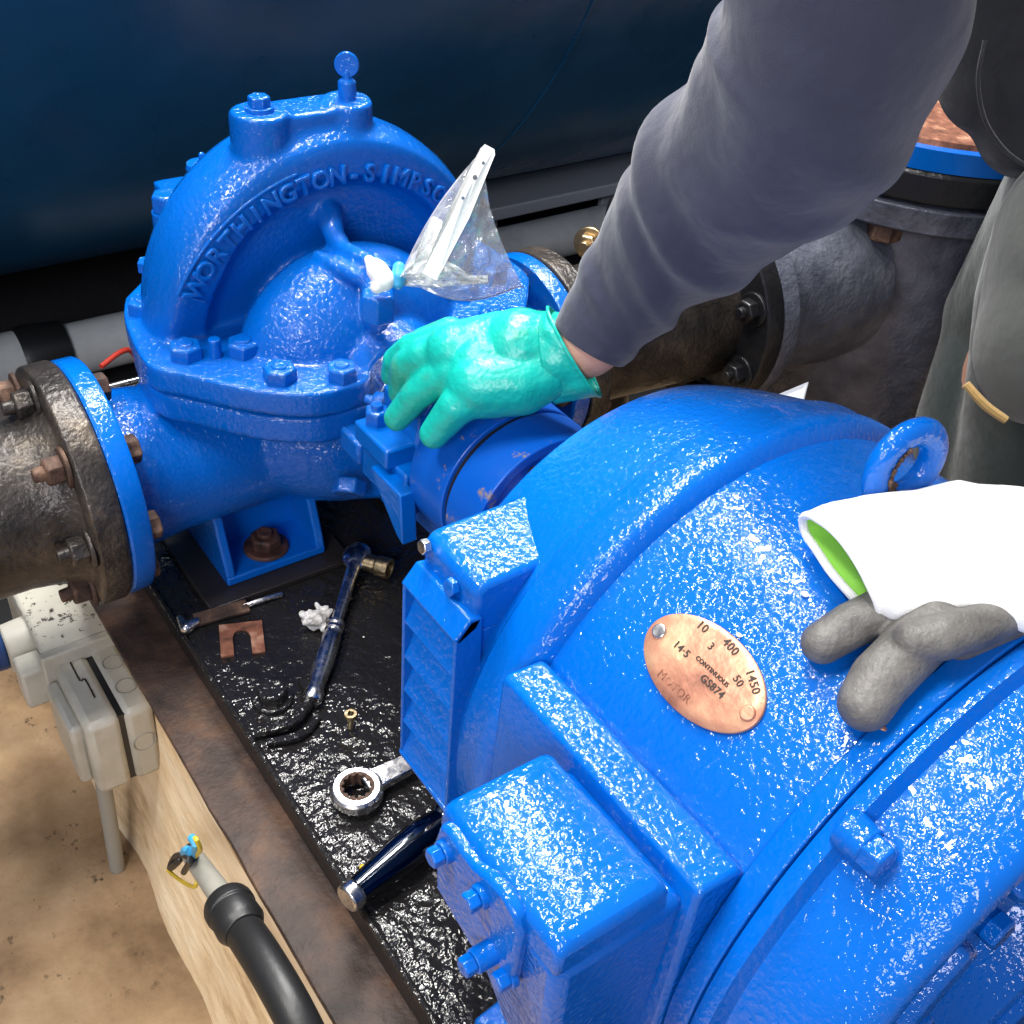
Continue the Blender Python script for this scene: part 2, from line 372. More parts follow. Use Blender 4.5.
# rib with a knob across the suction dome
u.caps([at(328, 215, .846), at(334, 235, .838), at(345, 252, .826)], [.011, .008, .007])
u.caps([at(318, 256, .825), at(336, 266, .818), at(360, 277, .812)], [.005, .0065, .007])
u.caps([at(345, 250, .825), at(366, 260, .812), at(388, 270, .81)], [.007, .0065, .006])
u.caps([at(374, 290, .815), at(376, 318, .815)], [.009, .011])
u.build('upper_casing', BLUEC, pump, remesh=.0021, smooth=7)
# raised lettering following the arc
def arc_text(txt, a0, a1, r, size):
    out = MB(); n = len(txt)
    for i, ch in enumerate(txt):
        if ch == ' ': continue
        a = math.radians(a0+(a1-a0)*i/(n-1))
        er = V((0, math.cos(a), math.sin(a))); et = V((0, math.sin(a), -math.cos(a)))
        o = V((PX+.0250, -.0064, -.0048))+er*r
        b = text_mb(ch, size, .0034, lambda x, y, z: o+et*x+er*y+V((z, 0, 0)), bev=.00075); out.join(b)
    return out
arc_text('WORTHINGTON-SIMPSON', 147, 46, .1362, .0180).build('raised_lettering', BLUEC, pump, ang=60)
m = MB()
for r, a0, a1 in ((.1462, 151, 100),):
    pts = [V((PX+.0255, -.0064+r*math.cos(math.radians(a)), -.0048+r*math.sin(math.radians(a)))) for a in range(a0, a1, -4)]
    m.tube(pts, .0013, n=8, sub=2)
pts = [V((PX+.0255, -.0064+r*math.cos(math.radians(151)), -.0048+r*math.sin(math.radians(151)))) for r in (.1462, .125)]; m.tube(pts, .0013, n=8, sub=2)
m.build('lettering_border', BLUEC, pump)
# lower casing
w = MB()
w.loft([[p+V((0, 0, z)) for p in outline(g)] for z, g in ((-.024, -.015), (-.001, -.015))])
d = MB(); d.lathe([(-.05, 0), (-.05, .11), (-.03, .13), (.02, .13), (.04, .11), (.04, 0)], (PX, PY, 0), n=56); d.bisect((0, 0, -.003), (0, 0, 1)); w.join(d)
w.cone((PX, -.19, NZ), (PX, .19, NZ), .0590, .0590, 48)
w.ell((PX+.028, .004, NZ+.008), (.072, .105, .068), u=40, v=24)
w.ell((PX-.03, -.002, NZ+.012), (.08, .115, .070), u=40, v=24)
w.lathe([(-.196, .060), (-.180, .0625), (-.15, .0590)], (PX, 0, NZ), axis=(0, 1, 0), n=48)
w.cone((PX+.05, .006, NZ+.02), (PX+.112, .006, NZ-.012), .045, .018, 32)
w.build('lower_casing', BLUEC, pump, remesh=.0024, smooth=6)
m = MB(); m.hexa(at(350, 480, .868), (.55, -.45, -.6), .0135, .012); m.build('drain_plug', BLUEC, pump, bev=.0015)
for sgn, nm in ((-1, 'suction'), (1, 'delivery')):
    y = .196 if sgn < 0 else .2046
    m = MB().lathe([(0, .091), (.003, .0925), (.0145, .0925), (.0165, .091)] if sgn > 0 else [(0, .091), (.002, .0925), (.0145, .0925), (.0168, .091)], (PX, -.2128 if sgn < 0 else .188, NZ), axis=(0, 1, 0), n=72)
    m.build('nozzle_flange', BLUE, pump, label='blue flange bolted to the worn iron pipe' if sgn < 0 else 'blue flange beside the cuff of the navy sleeve')
    for k in range(8):
        a = k*PI/4; c = V((PX+.076*math.cos(a), (-.196 if sgn < 0 else .188), NZ+.076*math.sin(a)))
        bolt(pump, c, (0, -sgn, 0), .011, .010, RUST, 'flange_bolt', ang=k)
# feet
for sy in (-1, 1):
    y0, y1 = (-.129, -.039) if sy < 0 else (.039, .129)
    f = MB(); f.box((-.476, y0, -.1945), (-.386, y1, -.186))
    for ya, yb in ((y0, y0+.008), (y1-.008, y1)):
        f.prism([(-.476, -.190), (-.386, -.190), (-.388, -.180), (-.412, -.115), (-.425, -.09), (-.476, -.09)], (0, ya, 0), (1, 0, 0), (0, 0, 1), 0.008 if False else -.008)
    f.box((-.440, y0+.004, -.19), (-.432, y1-.004, -.10)); f.box((-.476, y0, -.19), (-.468, y1, -.10))
    f.build('foot', BLUE, pump, bev=.0018)
    bolt(pump, (-.408, (y0+y1)/2, -.186), (0, 0, 1), .0135, .011, DKRUST, 'foundation_bolt', washer=1, stud=.003, ang=.3, label='rusty brown holding-down bolt')
# bolts around the flange
for (x, y, r) in ((-.400, -.136, .0125), (-.386, -.098, .0125), (-.341, -.091, .0125), (-.322, -.052, .0115), (-.477, -.138, .0128), (-.50, .138, .0128), (-.404, .134, .0128), (-.341, .091, .0125), (-.322, .052, .0115), (-.391, .096, .0128)):
    bolt(pump, (x, y, .0205), (0, 0, 1), r, .011, BLUEC, 'flange_bolt', ang=random.random(), stud=.0015)
MB().cone((-.390, -.118, .02), (-.390, -.118, .036), .0047, .0045, 16).build('jacking_pin', BLUEC, pump, bev=.001)
MB().caps([(-.503, -.122, .02), (-.503, -.122, .042)], [.005, .005]).hexa((-.503, -.122, .040), (0, 0, 1), .0085, .009).build('eye_stud', BLUEC, pump)
m = MB().cone((PX, -.053, .176), (PX, -.053, .1795), .0105, .010, 24); m.hexa((PX, -.053, .179), (0, 0, 1), .0080, .0075, ang=.5); m.build('vent_plug', BLUEC, pump, bev=.0008)
# air cock
ac = MB().cone((PX, .015, .170), (PX, .015, .188), .0066, .0066, 24); ac.cone((PX, .015, .188), (PX, .015, .190), .0066, .004, 24); ac.cone((PX, .015, .189), (PX, .015, .195), .0030, .0028, 16)
ac.build('air_cock', BLUEC, pump, bev=.0005)
MB().cone(V((PX-.0015, .0160, .1995)), V((PX+.0015, .0140, .1995)), .0088, .0088, 32).build('air_cock_key', BLUEC, pump, bev=.0007)
# square gland plug and gland studs on the front
m = MB(); c = at(378, 318, .80); m.hexa(c, (0, 0, 1), .013, .02); m.build('cock_base', BLUEC, pump, bev=.001)
# rear bearing housing and its cover posts
r_ = MB(); r_.cone((-.50, 0, 0), (-.66, 0, 0), .045, .05, 40); r_.box((-.66, -.06, -.06), (-.58, .06, .045)); r_.box((-.60, -.045, -.19), (-.56, .045, -.03))
r_.build('rear_bearing_housing', BLUEC, pump, remesh=.004, smooth=4)
for q in ((173, 250, 173, 197, .0125, .88),):
    a = at(q[0], q[1], q[5]); b = V((a.x, a.y, at(q[2], q[3], q[5]).z))
    z0 = -.02; mm = MB().cone((a.x, a.y, z0), (a.x, a.y, b.z), q[4], q[4], 28); mm.hexa((a.x, a.y, b.z), (0, 0, 1), q[4]*.95, .014); mm.build('cover_stud', BLUEC, pump, bev=.001)
a = at(203, 168, .87); mm = MB().cone((a.x, a.y, -.01), (a.x, a.y, a.z), .016, .012, 24); mm.cone(a, a+V((0, 0, .004)), .013, .012, 20); mm.caps([a, a+V((0, 0, .010))], [.003, .0025]); mm.build('grease_nipple', BLUEC, pump)
# stuffing box, gland ring, bracket, bearing
m = MB().lathe([(-.345, .036), (-.300, .036), (-.300, .028), (-.345, .028)], (0, 0, 0), n=48, cap=False); m.build('gland_ring', SATIN, pump, bev=.001, label='bare steel gland ring')
m = MB()
m.prism([(-.36, -.032), (-.285, -.032), (-.285, -.012), (-.36, -.012)], (0, -.060, 0), (1, 0, 0), (0, 0, 1), -.012)
m.prism([(-.36, -.032), (-.285, -.032), (-.285, -.012), (-.36, -.012)], (0, .048, 0), (1, 0, 0), (0, 0, 1), -.012)
m.prism([(-.37, -.13), (-.29, -.075), (-.215, -.070), (-.215, -.045), (-.37, -.045)], (0, .03, 0), (1, 0, 0), (0, 0, 1), .06)
m.build('bearing_bracket', BLUEC, pump, bev=.003)
m = MB()
m.box((-.288, -.056, -.040), (-.226, .056, -.004)); m.box((-.285, -.040, -.004), (-.236, .040, .032)); m.cone((-.284, 0, .012), (-.237, 0, .012), .041, .041, 40)
m.box((-.285, -.063, -.006), (-.240, .063, .010))
m.build('bearing_housing', BLUES, pump, bev=.002)
m = MB().prism([(-.256, -.010), (-.216, -.010), (-.212, -.050), (-.221, -.046), (-.246, -.024)], (0, -.054, 0), (1, 0, 0), (0, 0, 1), .012); m.build('bracket_rib', BLUES, pump, bev=.0012)
for y in (-.050, .05):
    bolt(pump, (-.275, y, .009), (0, 0, 1), .009, .012, BLUEC, 'cap_bolt', stud=.004)
bolt(pump, (-.290, -.035, .012), (-.8, -.6, 0), .0075, .009, BLUEC, 'gland_nut', stud=.006)
bolt(pump, (-.285, .012, .044), (0, 0, 1), .0105, .010, BLUEC, 'cap_bolt')
m = MB().cone((-.56, 0, 0), (-.2, 0, 0), .017, .017, 28); m.build('shaft', SATIN, pump)

# ------------------------------------------------------------------ coupling
cp = thing('shaft_coupling', 'round blue two-part shaft coupling between pump bearing and motor', 'coupling', (-.18, 0, -.058))
R_ = .0578
MB().lathe([(-.222, .0), (-.222, .045), (-.219, .0575), (-.1785, R_), (-.1785, .0)], n=72).build('hub', BLUEW, cp, bev=.001)
MB().lathe([(-.1735, .0), (-.1735, R_), (-.1405, R_), (-.1405, .050), (-.1450, .048), (-.1450, 0)], n=72).build('hub', BLUEW, cp, bev=.001)
MB().cone((-.1785, 0, 0), (-.1735, 0, 0), .0545, .0545, 60).build('rubber_disc', BLKPLAS, cp, label='dark gap disc between the two halves')
for k in range(4):
    a = math.radians(108+k*90); bolt(cp, (-.145, .036*math.cos(a), .036*math.sin(a)), (1, 0, 0), .008, .007, IRON, 'coupling_bolt', stud=.003)
MB().cone((-.145, 0, 0), (-.09, 0, 0), .018, .018, 28).build('motor_shaft_end', SATIN, cp)

# ------------------------------------------------------------------ motor
mo = thing('electric_motor', 'large round glossy blue electric motor with an oval copper nameplate', 'motor', (.08, 0, ZD))
RB = .1550
def arc_r(x0, r0, x1, r1, n=6):      # quarter-ellipse profile
    return [(x0+(x1-x0)*math.sin(t*PI/2/n), r1+(r0-r1)*math.cos(t*PI/2/n)) for t in range(n+1)]
MB().lathe([(.02, .15), (.02, RB-.0030), (.035, RB-.0008), (.06, RB), (.13, RB), (.158, RB), (.158, .15)], n=128).build('body', BLUE, mo, ang=50)
MB().lathe([(-.004, .14), (-.0035, .1570), (-.001, .1590), (.010, .1592), (.015, .1612), (.021, .1614), (.0245, .1595), (.028, .1540), (.03, .150)], n=128).build('drive_end_ring', BLUE, mo, ang=60)
MB().lathe([(-.071, .05), (-.0715, .124), (-.0705, .1300)]+[(-.067, .1335), (-.055, .1390), (-.040, .1450), (-.022, .1510), (-.008, .1553), (.002, .1575)]+[(.003, .14)], n=128).build('drive_end_shield', BLUE, mo, ang=50)
MB().lathe([(.156, .15), (.1575, .1575), (.1585, .1582), (.1690, .1592), (.170, .14)], n=128).build('body_band', BLUE, mo, bev=.0008)
MB().lathe([(.170, .15), (.1702, .1585), (.1735, .1605), (.178, .1605), (.1815, .1545), (.19, .1545), (.210, .1545), (.2195, .1535), (.2255, .1505), (.2275, .1460), (.2262, .1390), (.2220, .1350), (.2215, .088), (.2195, .0860), (.172, .0850), (.172, .0)], n=128).build('rear_end_shield', BLUE, mo, ang=45)
MB().cone((.173, 0, 0), (.176, 0, 0), .084, .084, 64).build('fan_opening', BLACKP, mo, label='black opening in the rear end')
# windows and webs of the rear shield
for k in range(12):
    a0 = math.radians(k*30+16); pts = []
    o = MB()
    rings = []
    for r, x in ((.104, .2200), (.106, .2275), (.126, .2290), (.130, .2200)): rings.append((r, x))
    P = []
    for j in range(9):
        a = a0+math.radians(18)*j/8; P.append([V((x, r*math.cos(a), r*math.sin(a))) for r, x in rings])
    o.loft(P); o.build('end_shield_rib', BLUE, mo, bev=.002)
MB().lathe([(.173, .0), (.173, .036), (.196, .034), (.199, .028), (.199, 0)], n=48).build('bearing_cap', BLUE, mo, bev=.0015)
for k in range(12):
    a = math.radians(k*30+10.5); bolt(mo, (.2215, .098*math.cos(a), .098*math.sin(a)), (1, 0, 0), .0075, .007, BLUE, 'cap_bolt')
for k in range(4):
    a = math.radians(k*90+133.5); er = V((0, math.cos(a), math.sin(a)))
    b = MB().cone(er*.160+V((.176, 0, 0)), er*.160+V((.188, 0, 0)), .0085, .008, 24); b.build('bolt_boss', BLUE, mo, bev=.001)
    bolt(mo, er*.1605+V((.187, 0, 0)), (1, 0, 0), .0075, .009, BLUE, 'through_bolt', ang=.3)
# eyebolt
eb = MB(); c = V((.0880, 0, .1540)); eb.cone(c+V((0, 0, -.004)), c+V((0, 0, .010)), .0135, .0105, 28); eb.build('eyebolt_collar', BLUE, mo, bev=.001)
ax = (1, -.12, .05)
eb = MB().torus(c+V((.0, 0, .0300)), ax, .0158, .0066, 48, 18, sx=.8); eb.cone(c+V((0, 0, .005)), c+V((0, 0, .016)), .007, .007, 20); eb.build('eyebolt_ring', [BLUE], mo)
def patch():
    Fm = frame(ax); b = MB(); cc = c+V((0, 0, .030))
    for i in range(90):
        a = math.radians(random.uniform(105, 250)); rr = random.uniform(.0092, .0135)
        q = cc+Fm @ V((0, 0, 0))+V((0, -math.cos(a-PI)*rr, math.sin(a)*rr))+V(ax).normalized()*(.0012+(rr-.0092)*.75)
        b.ell(q, [random.uniform(.0006, .0013)]*3, u=8, v=6)
    return b
patch().build('flaked_paint', RUST, mo, label='bare flaking patch inside the lifting eye')
# nameplate on the curved body
NP = (.0915, math.radians(131.4))
def onbody(x, y, z, r0=RB+.0006):       # x along the shaft, y towards the crown
    a = NP[1]-y/RB; r = r0+z; return V((NP[0]+x, r*math.cos(a), r*math.sin(a)))
pl = MB(); A_, B_ = .0322, .0192; rings = []
for z, s in ((0, 1), (.0013, 1), (.0016, .985)):
    rings.append([onbody(A_*s*math.cos(t), B_*s*math.sin(t), z) for t in [2*PI*i/72 for i in range(72)]])
vv = [[pl.bm.verts.new(p) for p in r] for r in rings]
for a, b in zip(vv[:-1], vv[1:]):
    for i in range(72): pl.bm.faces.new((a[i], a[(i+1) % 72], b[(i+1) % 72], b[i]))
prev = vv[-1]
for s in (.8, .6, .4, .2):
    cur = [pl.bm.verts.new(onbody(A_*s*math.cos(t), B_*s*math.sin(t), .0016)) for t in [2*PI*i/72 for i in range(72)]]
    for i in range(72): pl.bm.faces.new((prev[i], prev[(i+1) % 72], cur[(i+1) % 72], cur[i]))
    prev = cur
pl.bm.faces.new(prev)
npl = pl.build('nameplate', COPPER, mo, ang=60, label='oval copper nameplate with stamped figures')
st = MB()
for s, x, y, sz, rot in (('10', -.0135, .0135, .0052, .05), ('400', .0020, .0150, .0052, -.1), ('3', -.0045, .0098, .0045, 0), ('1450', .0195, .0105, .0050, -.5), ('50', .0148, .0068, .0046, -.25), ('14·5', -.0135, .0008, .0046, 0), ('CONTINUOUS', .0035, .0026, .0027, 0), ('GS874', .0080, -.0018, .0045, 0)):
    cr, sr = math.cos(rot), math.sin(rot)
    st.join(text_mb(s, sz, .0004, lambda X, Y, Z: onbody(x+X*cr-Y*sr, y+X*sr+Y*cr, Z+.0016), bold=.00007, space=1.1))
st.build('stamped_figures', ETCH, npl)
text_mb('MOTOR', .0050, .0003, lambda X, Y, Z: onbody(X-.005, Y-.0125, Z+.0016), space=1.1).build('embossed_word', RUSTP, npl)
for sx in (-1, 1):
    e = onbody(sx*.0270, 0, .0016); nrm = V((0, e.y, e.z)).normalized(); mm = MB().cone(e, e+nrm*.0012, .0036, .003, 20); mm.build('plate_screw', SATIN if sx < 0 else COPPER, npl, bev=.0003)
# terminal pad
pad = MB(); P = []
def padx(x): return [V((x, -.118, .060)), V((x, -.1355, .0855)), V((x, -.1560, .0870)), V((x, -.1580, .082)), V((x, -.1620, -.05)), V((x, -.15, -.075)), V((x, -.118, -.06))]
pad.loft([padx(.027), padx(.157)]); pad.build('terminal_pad', BLUE, mo, bev=.0025)
tb = MB()
def tring(z, x0, x1, y0, y1): return [V((x0, y0, z)), V((x1, y0, z)), V((x1, y1, z)), V((x0, y1, z))]
tb.loft([tring(-.03, .108, .148, -.205, -.155), tring(.03, .090, .150, -.2155, -.155), tring(.078, .0755, .152, -.2185, -.155)]); tb.build('terminal_box', BLUE, mo, bev=.006)
lid = MB(); lid.loft([tring(.076, .0735, .1515, -.2195, -.166), tring(.0905, .0745, .1510, -.2185, -.167), tring(.0940, .079, .1465, -.213, -.172)]); lid.build('terminal_box_lid', BLUE, mo, bev=.003)
cv = MB(); sh = [(.077, .0745), (.080, .087), (.087, .0895), (.096, .088), (.103, .088), (.112, .092), (.122, .094), (.130, .091), (.134, .084), (.132, .045), (.129, .040), (.106, .038), (.079, .0445)]
cv.prism(sh, (0, -.2165, 0), (1, 0, 0), (0, 0, 1), .0065); cover = cv.build('cover_plate', BLUE, mo, bev=.0022)
for (x, z, y, L) in ((.0855, .0765, -.2225, .003), (.1105, .0790, -.2225, .003), (.1195, .0540, -.2225, .009), (.1290, .0490, -.2195, .003)):
    b = MB().cone((x, y, z), (x, y-L, z), .0052, .0050, 20); b.hexa((x, y-L, z), (0, -1, 0), .0043, .005, ang=.4); b.build('cover_bolt', BLUE, cover, bev=.0005)
# louvred air box on the drive end
vb = MB()
y0, y1 = -.150, -.157
vb.prism([(-.053, -.046), (-.009, -.046), (-.009, .078), (-.053, .078)], (0, -.110, 0), (1, 0, 0), (0, 0, 1), .040)
air = vb.build('air_box', BLUE, mo, bev=.002)
# lower louvre tray projecting, with slats
def yz(x0, x1, pts, b): b.loft([[V((x0, y, z)) for y, z in pts], [V((x1, y, z)) for y, z in pts]])
hood = MB(); yz(-.056, -.0085, [(-.085, .107), (-.143, .106), (-.148, .102), (-.149, .078), (-.120, .07), (-.085, .08)], hood); hood.build('air_box_hood', BLUE, mo, bev=.0035)
lv = MB()
yz(-.0555, -.0533, [(-.148, -.047), (-.1600, -.045), (-.1600, .078), (-.152, .088), (-.145, .088)], lv)
yz(-.0090, -.0068, [(-.140, -.047), (-.1600, -.045), (-.1600, .078), (-.152, .088), (-.145, .088)], lv)
yz(-.0555, -.0068, [(-.145, .088), (-.152, .0895), (-.1608, .079), (-.158, .076), (-.148, .082)], lv)
yz(-.0555, -.0068, [(-.148, -.048), (-.1605, -.048), (-.1605, -.0445), (-.148, -.0445)], lv); lv.build('louvre_frame', BLUE, mo, bev=.001)
sl = MB()
for k in range(5):
    z = .0535-k*.0245; yz(-.0535, -.0088, [(-.1505, z+.0240), (-.1492, z+.0240), (-.1578, z), (-.1594, z)], sl)
sl.build('louvre_slats', BLUE, mo, bev=.0003)
bolt(mo, (-.026, -.1488, .094), (0, -1, .15), .0048, .004, BLUE, 'hood_screw')
bolt(mo, (-.0505, -.1488, .101), (0, -1, .15), .004, .004, SATIN, 'hood_screw', label='bright bare screw head')
# motor feet
for sy in (-1, 1):
    f = MB(); f.prism([(sy*.05, -.193), (sy*.165, -.193), (sy*.165, -.181), (sy*.148, -.176), (sy*.135, -.09), (sy*.05, -.09)], (.04, 0, 0), (0, 1, 0), (0, 0, 1), .11)
    f.build('foot', BLUE, mo, bev=.002)

# ------------------------------------------------------------------ worn iron pipe on the left
ip = thing('iron_pipe', 'worn brown-black iron pipe with a round flange bolted to the left of the pump', 'pipe', (PX, -.5, NZ))
MB().lathe([(-1.1, .066), (-.275, .066), (-.255, .069), (-.242, .075), (-.2365, .080)], (PX, 0, NZ), axis=(0, 1, 0), n=64).build('pipe_barrel', IRON, ip)
MB().lathe([(-.2370, .0), (-.2370, .0890), (-.2345, .0935), (-.2160, .0940), (-.2135, .092), (-.2135, 0)], (PX, 0, NZ), axis=(0, 1, 0), n=80).build('pipe_flange', IRON, ip, bev=.001)
for k in range(8):
    a = k*PI/4; c = V((PX+.078*math.cos(a), -.237, NZ+.078*math.sin(a)))
    bolt(ip, c, (0, -1, 0), .0108, .012, RUST if k % 2 else IRON, 'flange_nut', stud=.008, washer=1, ang=k*.7)

# ------------------------------------------------------------------ iron pipework on the right
rp = thing('pipe_spool', 'short dark iron pipe spool with black flanges right of the pump', 'pipe', (PX, .32, NZ-.1))
AY = (0, 1, 0)
MB().lathe([(.2055, 0), (.2055, .092), (.207, .0935), (.226, .0935), (.228, .091), (.228, 0)], (PX, 0, NZ), axis=AY, n=72).build('flange', IRON, rp, bev=.001)
MB().lathe([(.228, .066), (.26, .066), (.36, .072), (.41, .076)], (PX, 0, NZ), axis=AY, n=56).build('barrel', IRON, rp)
MB().lathe([(.405, 0), (.405, .108), (.408, .110), (.426, .110), (.428, .107), (.428, 0)], (PX, 0, NZ), axis=AY, n=72).build('flange', BLKIRON, rp, bev=.001)
for k in range(8):
    a = PI/8+k*PI/4
    bolt(rp, (PX+.077*math.cos(a), .228, NZ+.077*math.sin(a)), (0, 1, 0), .011, .011, RUST, 'flange_nut', stud=.006)
    bolt(rp, (PX+.091*math.cos(a), .405, NZ+.091*math.sin(a)), (0, -1, 0), .012, .012, BLKIRON if k != 2 else BRASS, 'flange_nut', stud=.006, washer=1)
# second round flange further back
bp = thing('blank_flange', 'black round blank flange with a brass bolt behind the navy sleeve cuff', 'flange', (-.70, .40, -.2))
cB = at(609, 264, 1.30)
MB().cone(cB+V((-.01, .0, 0)), cB+V((.005, 0.020, 0)), .070, .070, 56).build('plate', BLKIRON, bp, bev=.002)
MB().cone(cB+V((-.005, .01, -.02)), V((cB.x-.02, cB.y+.06, -.49)), .030, .030, 32).build('stub', BLKIRON, bp)
bolt(bp, at(590, 243, 1.27), (.5, -.8, .15), .013, .012, BRASS, 'bolt', washer=1, stud=.008)
va = thing('strainer_body', 'big blue-black cast iron valve body with a bolted round cover, behind the motor', 'valve', (PX, .72, ZF))
MB().lathe([(.428, 0), (.428, .108), (.431, .110), (.447, .110), (.450, .104), (.456, .088), (.50, .092), (.56, .100), (.60, .100), (.66, .05)], (PX, 0, NZ), axis=AY, n=72).build('inlet_branch', IRONB, va)
VC = V((PX, .725, 0)); VZ = .034
MB().lathe([(-.46, .10), (-.40, .105), (-.25, .125), (-.10, .146), (-.02, .152), (.0, .152)], (VC.x, VC.y, VZ), axis=(0, 0, 1), n=72).build('body', IRONB, va)
MB().lathe([(-.028, .14), (-.030, .178), (-.026, .185), (-.002, .187), (.000, .183), (0, 0)], (VC.x, VC.y, VZ), axis=(0, 0, 1), n=96).build('body_flange', IRONB, va, bev=.001)
MB().lathe([(.003, .0), (.003, .183), (.006, .187), (.032, .187), (.036, .183), (.036, .0)], (VC.x, VC.y, VZ), axis=(0, 0, 1), n=96).build('cover', BLKIRON, va, bev=.001)
MB().lathe([(.036, .0), (.036, .185), (.056, .184), (.058, .0)], (VC.x, VC.y, VZ), axis=(0, 0, 1), n=96).build('cover_rim', BLUES, va, label='blue painted raised rim')
MB().lathe([(.056, .0), (.056, .172), (.061, .170), (.062, .0)], (VC.x, VC.y, VZ), axis=(0, 0, 1), n=96).build('cover_top', RUSTP, va, label='flaky orange-rusted top')
for k in range(8):
    a = k*PI/4-.28; x, y = VC.x+.163*math.cos(a), VC.y+.163*math.sin(a)
    mm = MB().cone((x, y, VZ-.045), (x, y, VZ+.03), .010, .010, 20); mm.hexa((x, y, VZ-.029), (0, 0, -1), .018, .018); mm.build('cover_stud', RUST if k % 2 else IRON, va, bev=.001)
for px, py, d0, qx, qy, nm in ((852, 238, 1.17, 822, 305, 0), (988, 262, 1.24, 958, 318, 1)):
    a = at(px, py, d0); b = at(qx, qy, d0+.02); mm = MB().cone(a, b, .012, .010, 20); mm.build('swing_bolt', IRON, va)
    mm = MB().ell(b, (.024, .024, .015)); mm.torus(b, (.2, -.7, .7), .016, .008, 28, 12); mm.build('swing_bolt_eye', DKRUST, va)
mm = MB().hexa(at(985, 235, 1.24), (-.2, -.9, .3), .022, .025); mm.build('lug_nut', RUST, va, bev=.002)
mm = MB().caps([at(790, 245, 1.22), at(800, 270, 1.21), at(806, 285, 1.22)], [.022, .02, .014]); mm.build('cast_lug', IRONB, va)
mm = MB().box(at(735, 290, 1.27)-V((.02, .02, .05)), at(735, 290, 1.27)+V((.0, .10, .03))); mm.build('gusset', BLKIRON, va, bev=.003)

# ------------------------------------------------------------------ tank and things behind
tk = thing('blue_tank', 'very large dark blue cylindrical tank lying behind the pump', 'tank', (-1.74, .5, ZF))
TC, TR = (-1.74, .46), .90
def tprof(): return [(-1.9, 0), (-1.9, .55), (-1.8, .78), (-1.7, TR), (2.3, TR), (2.4, .8), (2.4, 0)]
MB().lathe(tprof(), (TC[0], 0, TC[1]), axis=(0, 1, 0), n=160).build('shell', TANK, tk)
MB().lathe([(.640, TR-.002), (.641, TR+.0022), (.648, TR+.0022), (.649, TR-.002)], (TC[0], 0, TC[1]), axis=(0, 1, 0), n=160, cap=False).build('weld_seam', TANK, tk)
bm_ = MB().box((-1.42, .38, -.41), (-1.30, 2.2, -.385)); bm_.box((-1.34, .38, ZF), (-1.325, .80, -.41)); bm_.box((-1.34, 1.05, ZF), (-1.325, 2.2, -.41)); bm_.build('base_rail', STEELG, tk, bev=.003)
# plastic pipe along the foot of the tank
wp = thing('plastic_pipe', 'long pale grey plastic pipe on the floor along the foot of the tank', 'pipe', (-1.22, .4, ZF))
PZ, PXX = -.415, -1.205
MB().cone((PXX, -.035, PZ), (PXX, 1.9, PZ), .038, .038, 40).build('pipe_run', PVC, wp)
MB().cone((PXX, -1.1, PZ), (PXX, -.085, PZ), .045, .045, 40).build('pipe_run', PVC, wp)
MB().lathe([(-.045, .03), (-.045, .047), (-.035, .05), (.010, .046), (.020, .044), (.020, .03)], (PXX, -.055, PZ), axis=AY, n=40, cap=False).build('black_coupler', BLKPLAS, wp)
MB().cone((PXX, -.11, PZ), (PXX+.07, -.12, ZF+.01), .036, .030, 32).build('tee_branch', PVC, wp)
for y in (.5, 1.3): MB().box((PXX-.05, y, ZF), (PXX+.05, y+.02, PZ)).build('pipe_saddle', BLKPLAS, wp)
tag(MB().tube([at(172, 352, 1.5), at(158, 378, 1.35), at(150, 398, 1.30), (-.80, -.06, -.20), (-.78, -.10, -.198)], .003, n=12).build('red_cable', REDC), 'thin red cable dropping to the bed behind the left nozzle', 'cable')
tag(MB().box((-.742, -.20, -.206), (-.736, .20, -.196)).build('bed_end_strip', SATIN, bev=.002), 'bright worn steel strip across the far end of the bed', 'strip')
cpt = [at(760, 402, .845), at(808, 382, .80), at(803, 402, .80), at(790, 412, .82)]
crd = MB(); nrm = (cpt[1]-cpt[0]).cross(cpt[3]-cpt[0]).normalized()*.0006; crd.loft([[p-nrm for p in cpt], [p+nrm for p in cpt]])
crd.cone(cpt[3].lerp(cpt[0], .3)+V((0, 0, .002)), V((-.14, .17, ZD)), .003, .003, 8)
tag(crd.build('white_card', CARD), 'white paper card sticking up behind the top of the motor', 'card')

# ------------------------------------------------------------------ isolator switch on the plinth
sw = thing('isolator_switch', 'grey plastic isolator switch box with dark blue knob, dirt on top, on the plinth', 'switch', (-.44, -.235, -.40))
SZ = -.275
MB().box((-.458, -.2345, SZ-.085), (-.370, -.2095, SZ)).build('rear_case', SWITCHC, sw, bev=.006)
MB().box((-.458, -.266, SZ-.085), (-.370, -.2375, SZ)).build('front_case', SWITCHC, sw, bev=.006)
MB().box((-.455, -.240, SZ-.082), (-.374, -.230, SZ-.003)).build('gasket', BLKPLAS, sw)
MB().box((-.595, -.270, SZ-.085), (-.455, -.207, SZ+.010)).build('socket_cover', SWITCH, sw, bev=.004, label='dirt-speckled upper cover')
MB().box((-.462, -.274, SZ-.09), (-.452, -.207, SZ+.012)).build('cover_lip', SWITCHC, sw, bev=.002)
MB().box((-.448, -.276, SZ-.078), (-.384, -.264, SZ-.010)).build('front_lid', SWITCHC, sw, bev=.004)
for x, y in ((-.432, -.2215), (-.400, -.2215)):
    MB().torus((x, y, SZ+.0002), (0, 0, 1), .0085, .0006, 36, 8).build('knockout_ring', CABLE, sw)
MB().torus((-.3699, -.222, SZ-.04), (1, 0, 0), .0095, .0006, 36, 8).build('knockout_ring', CABLE, sw)
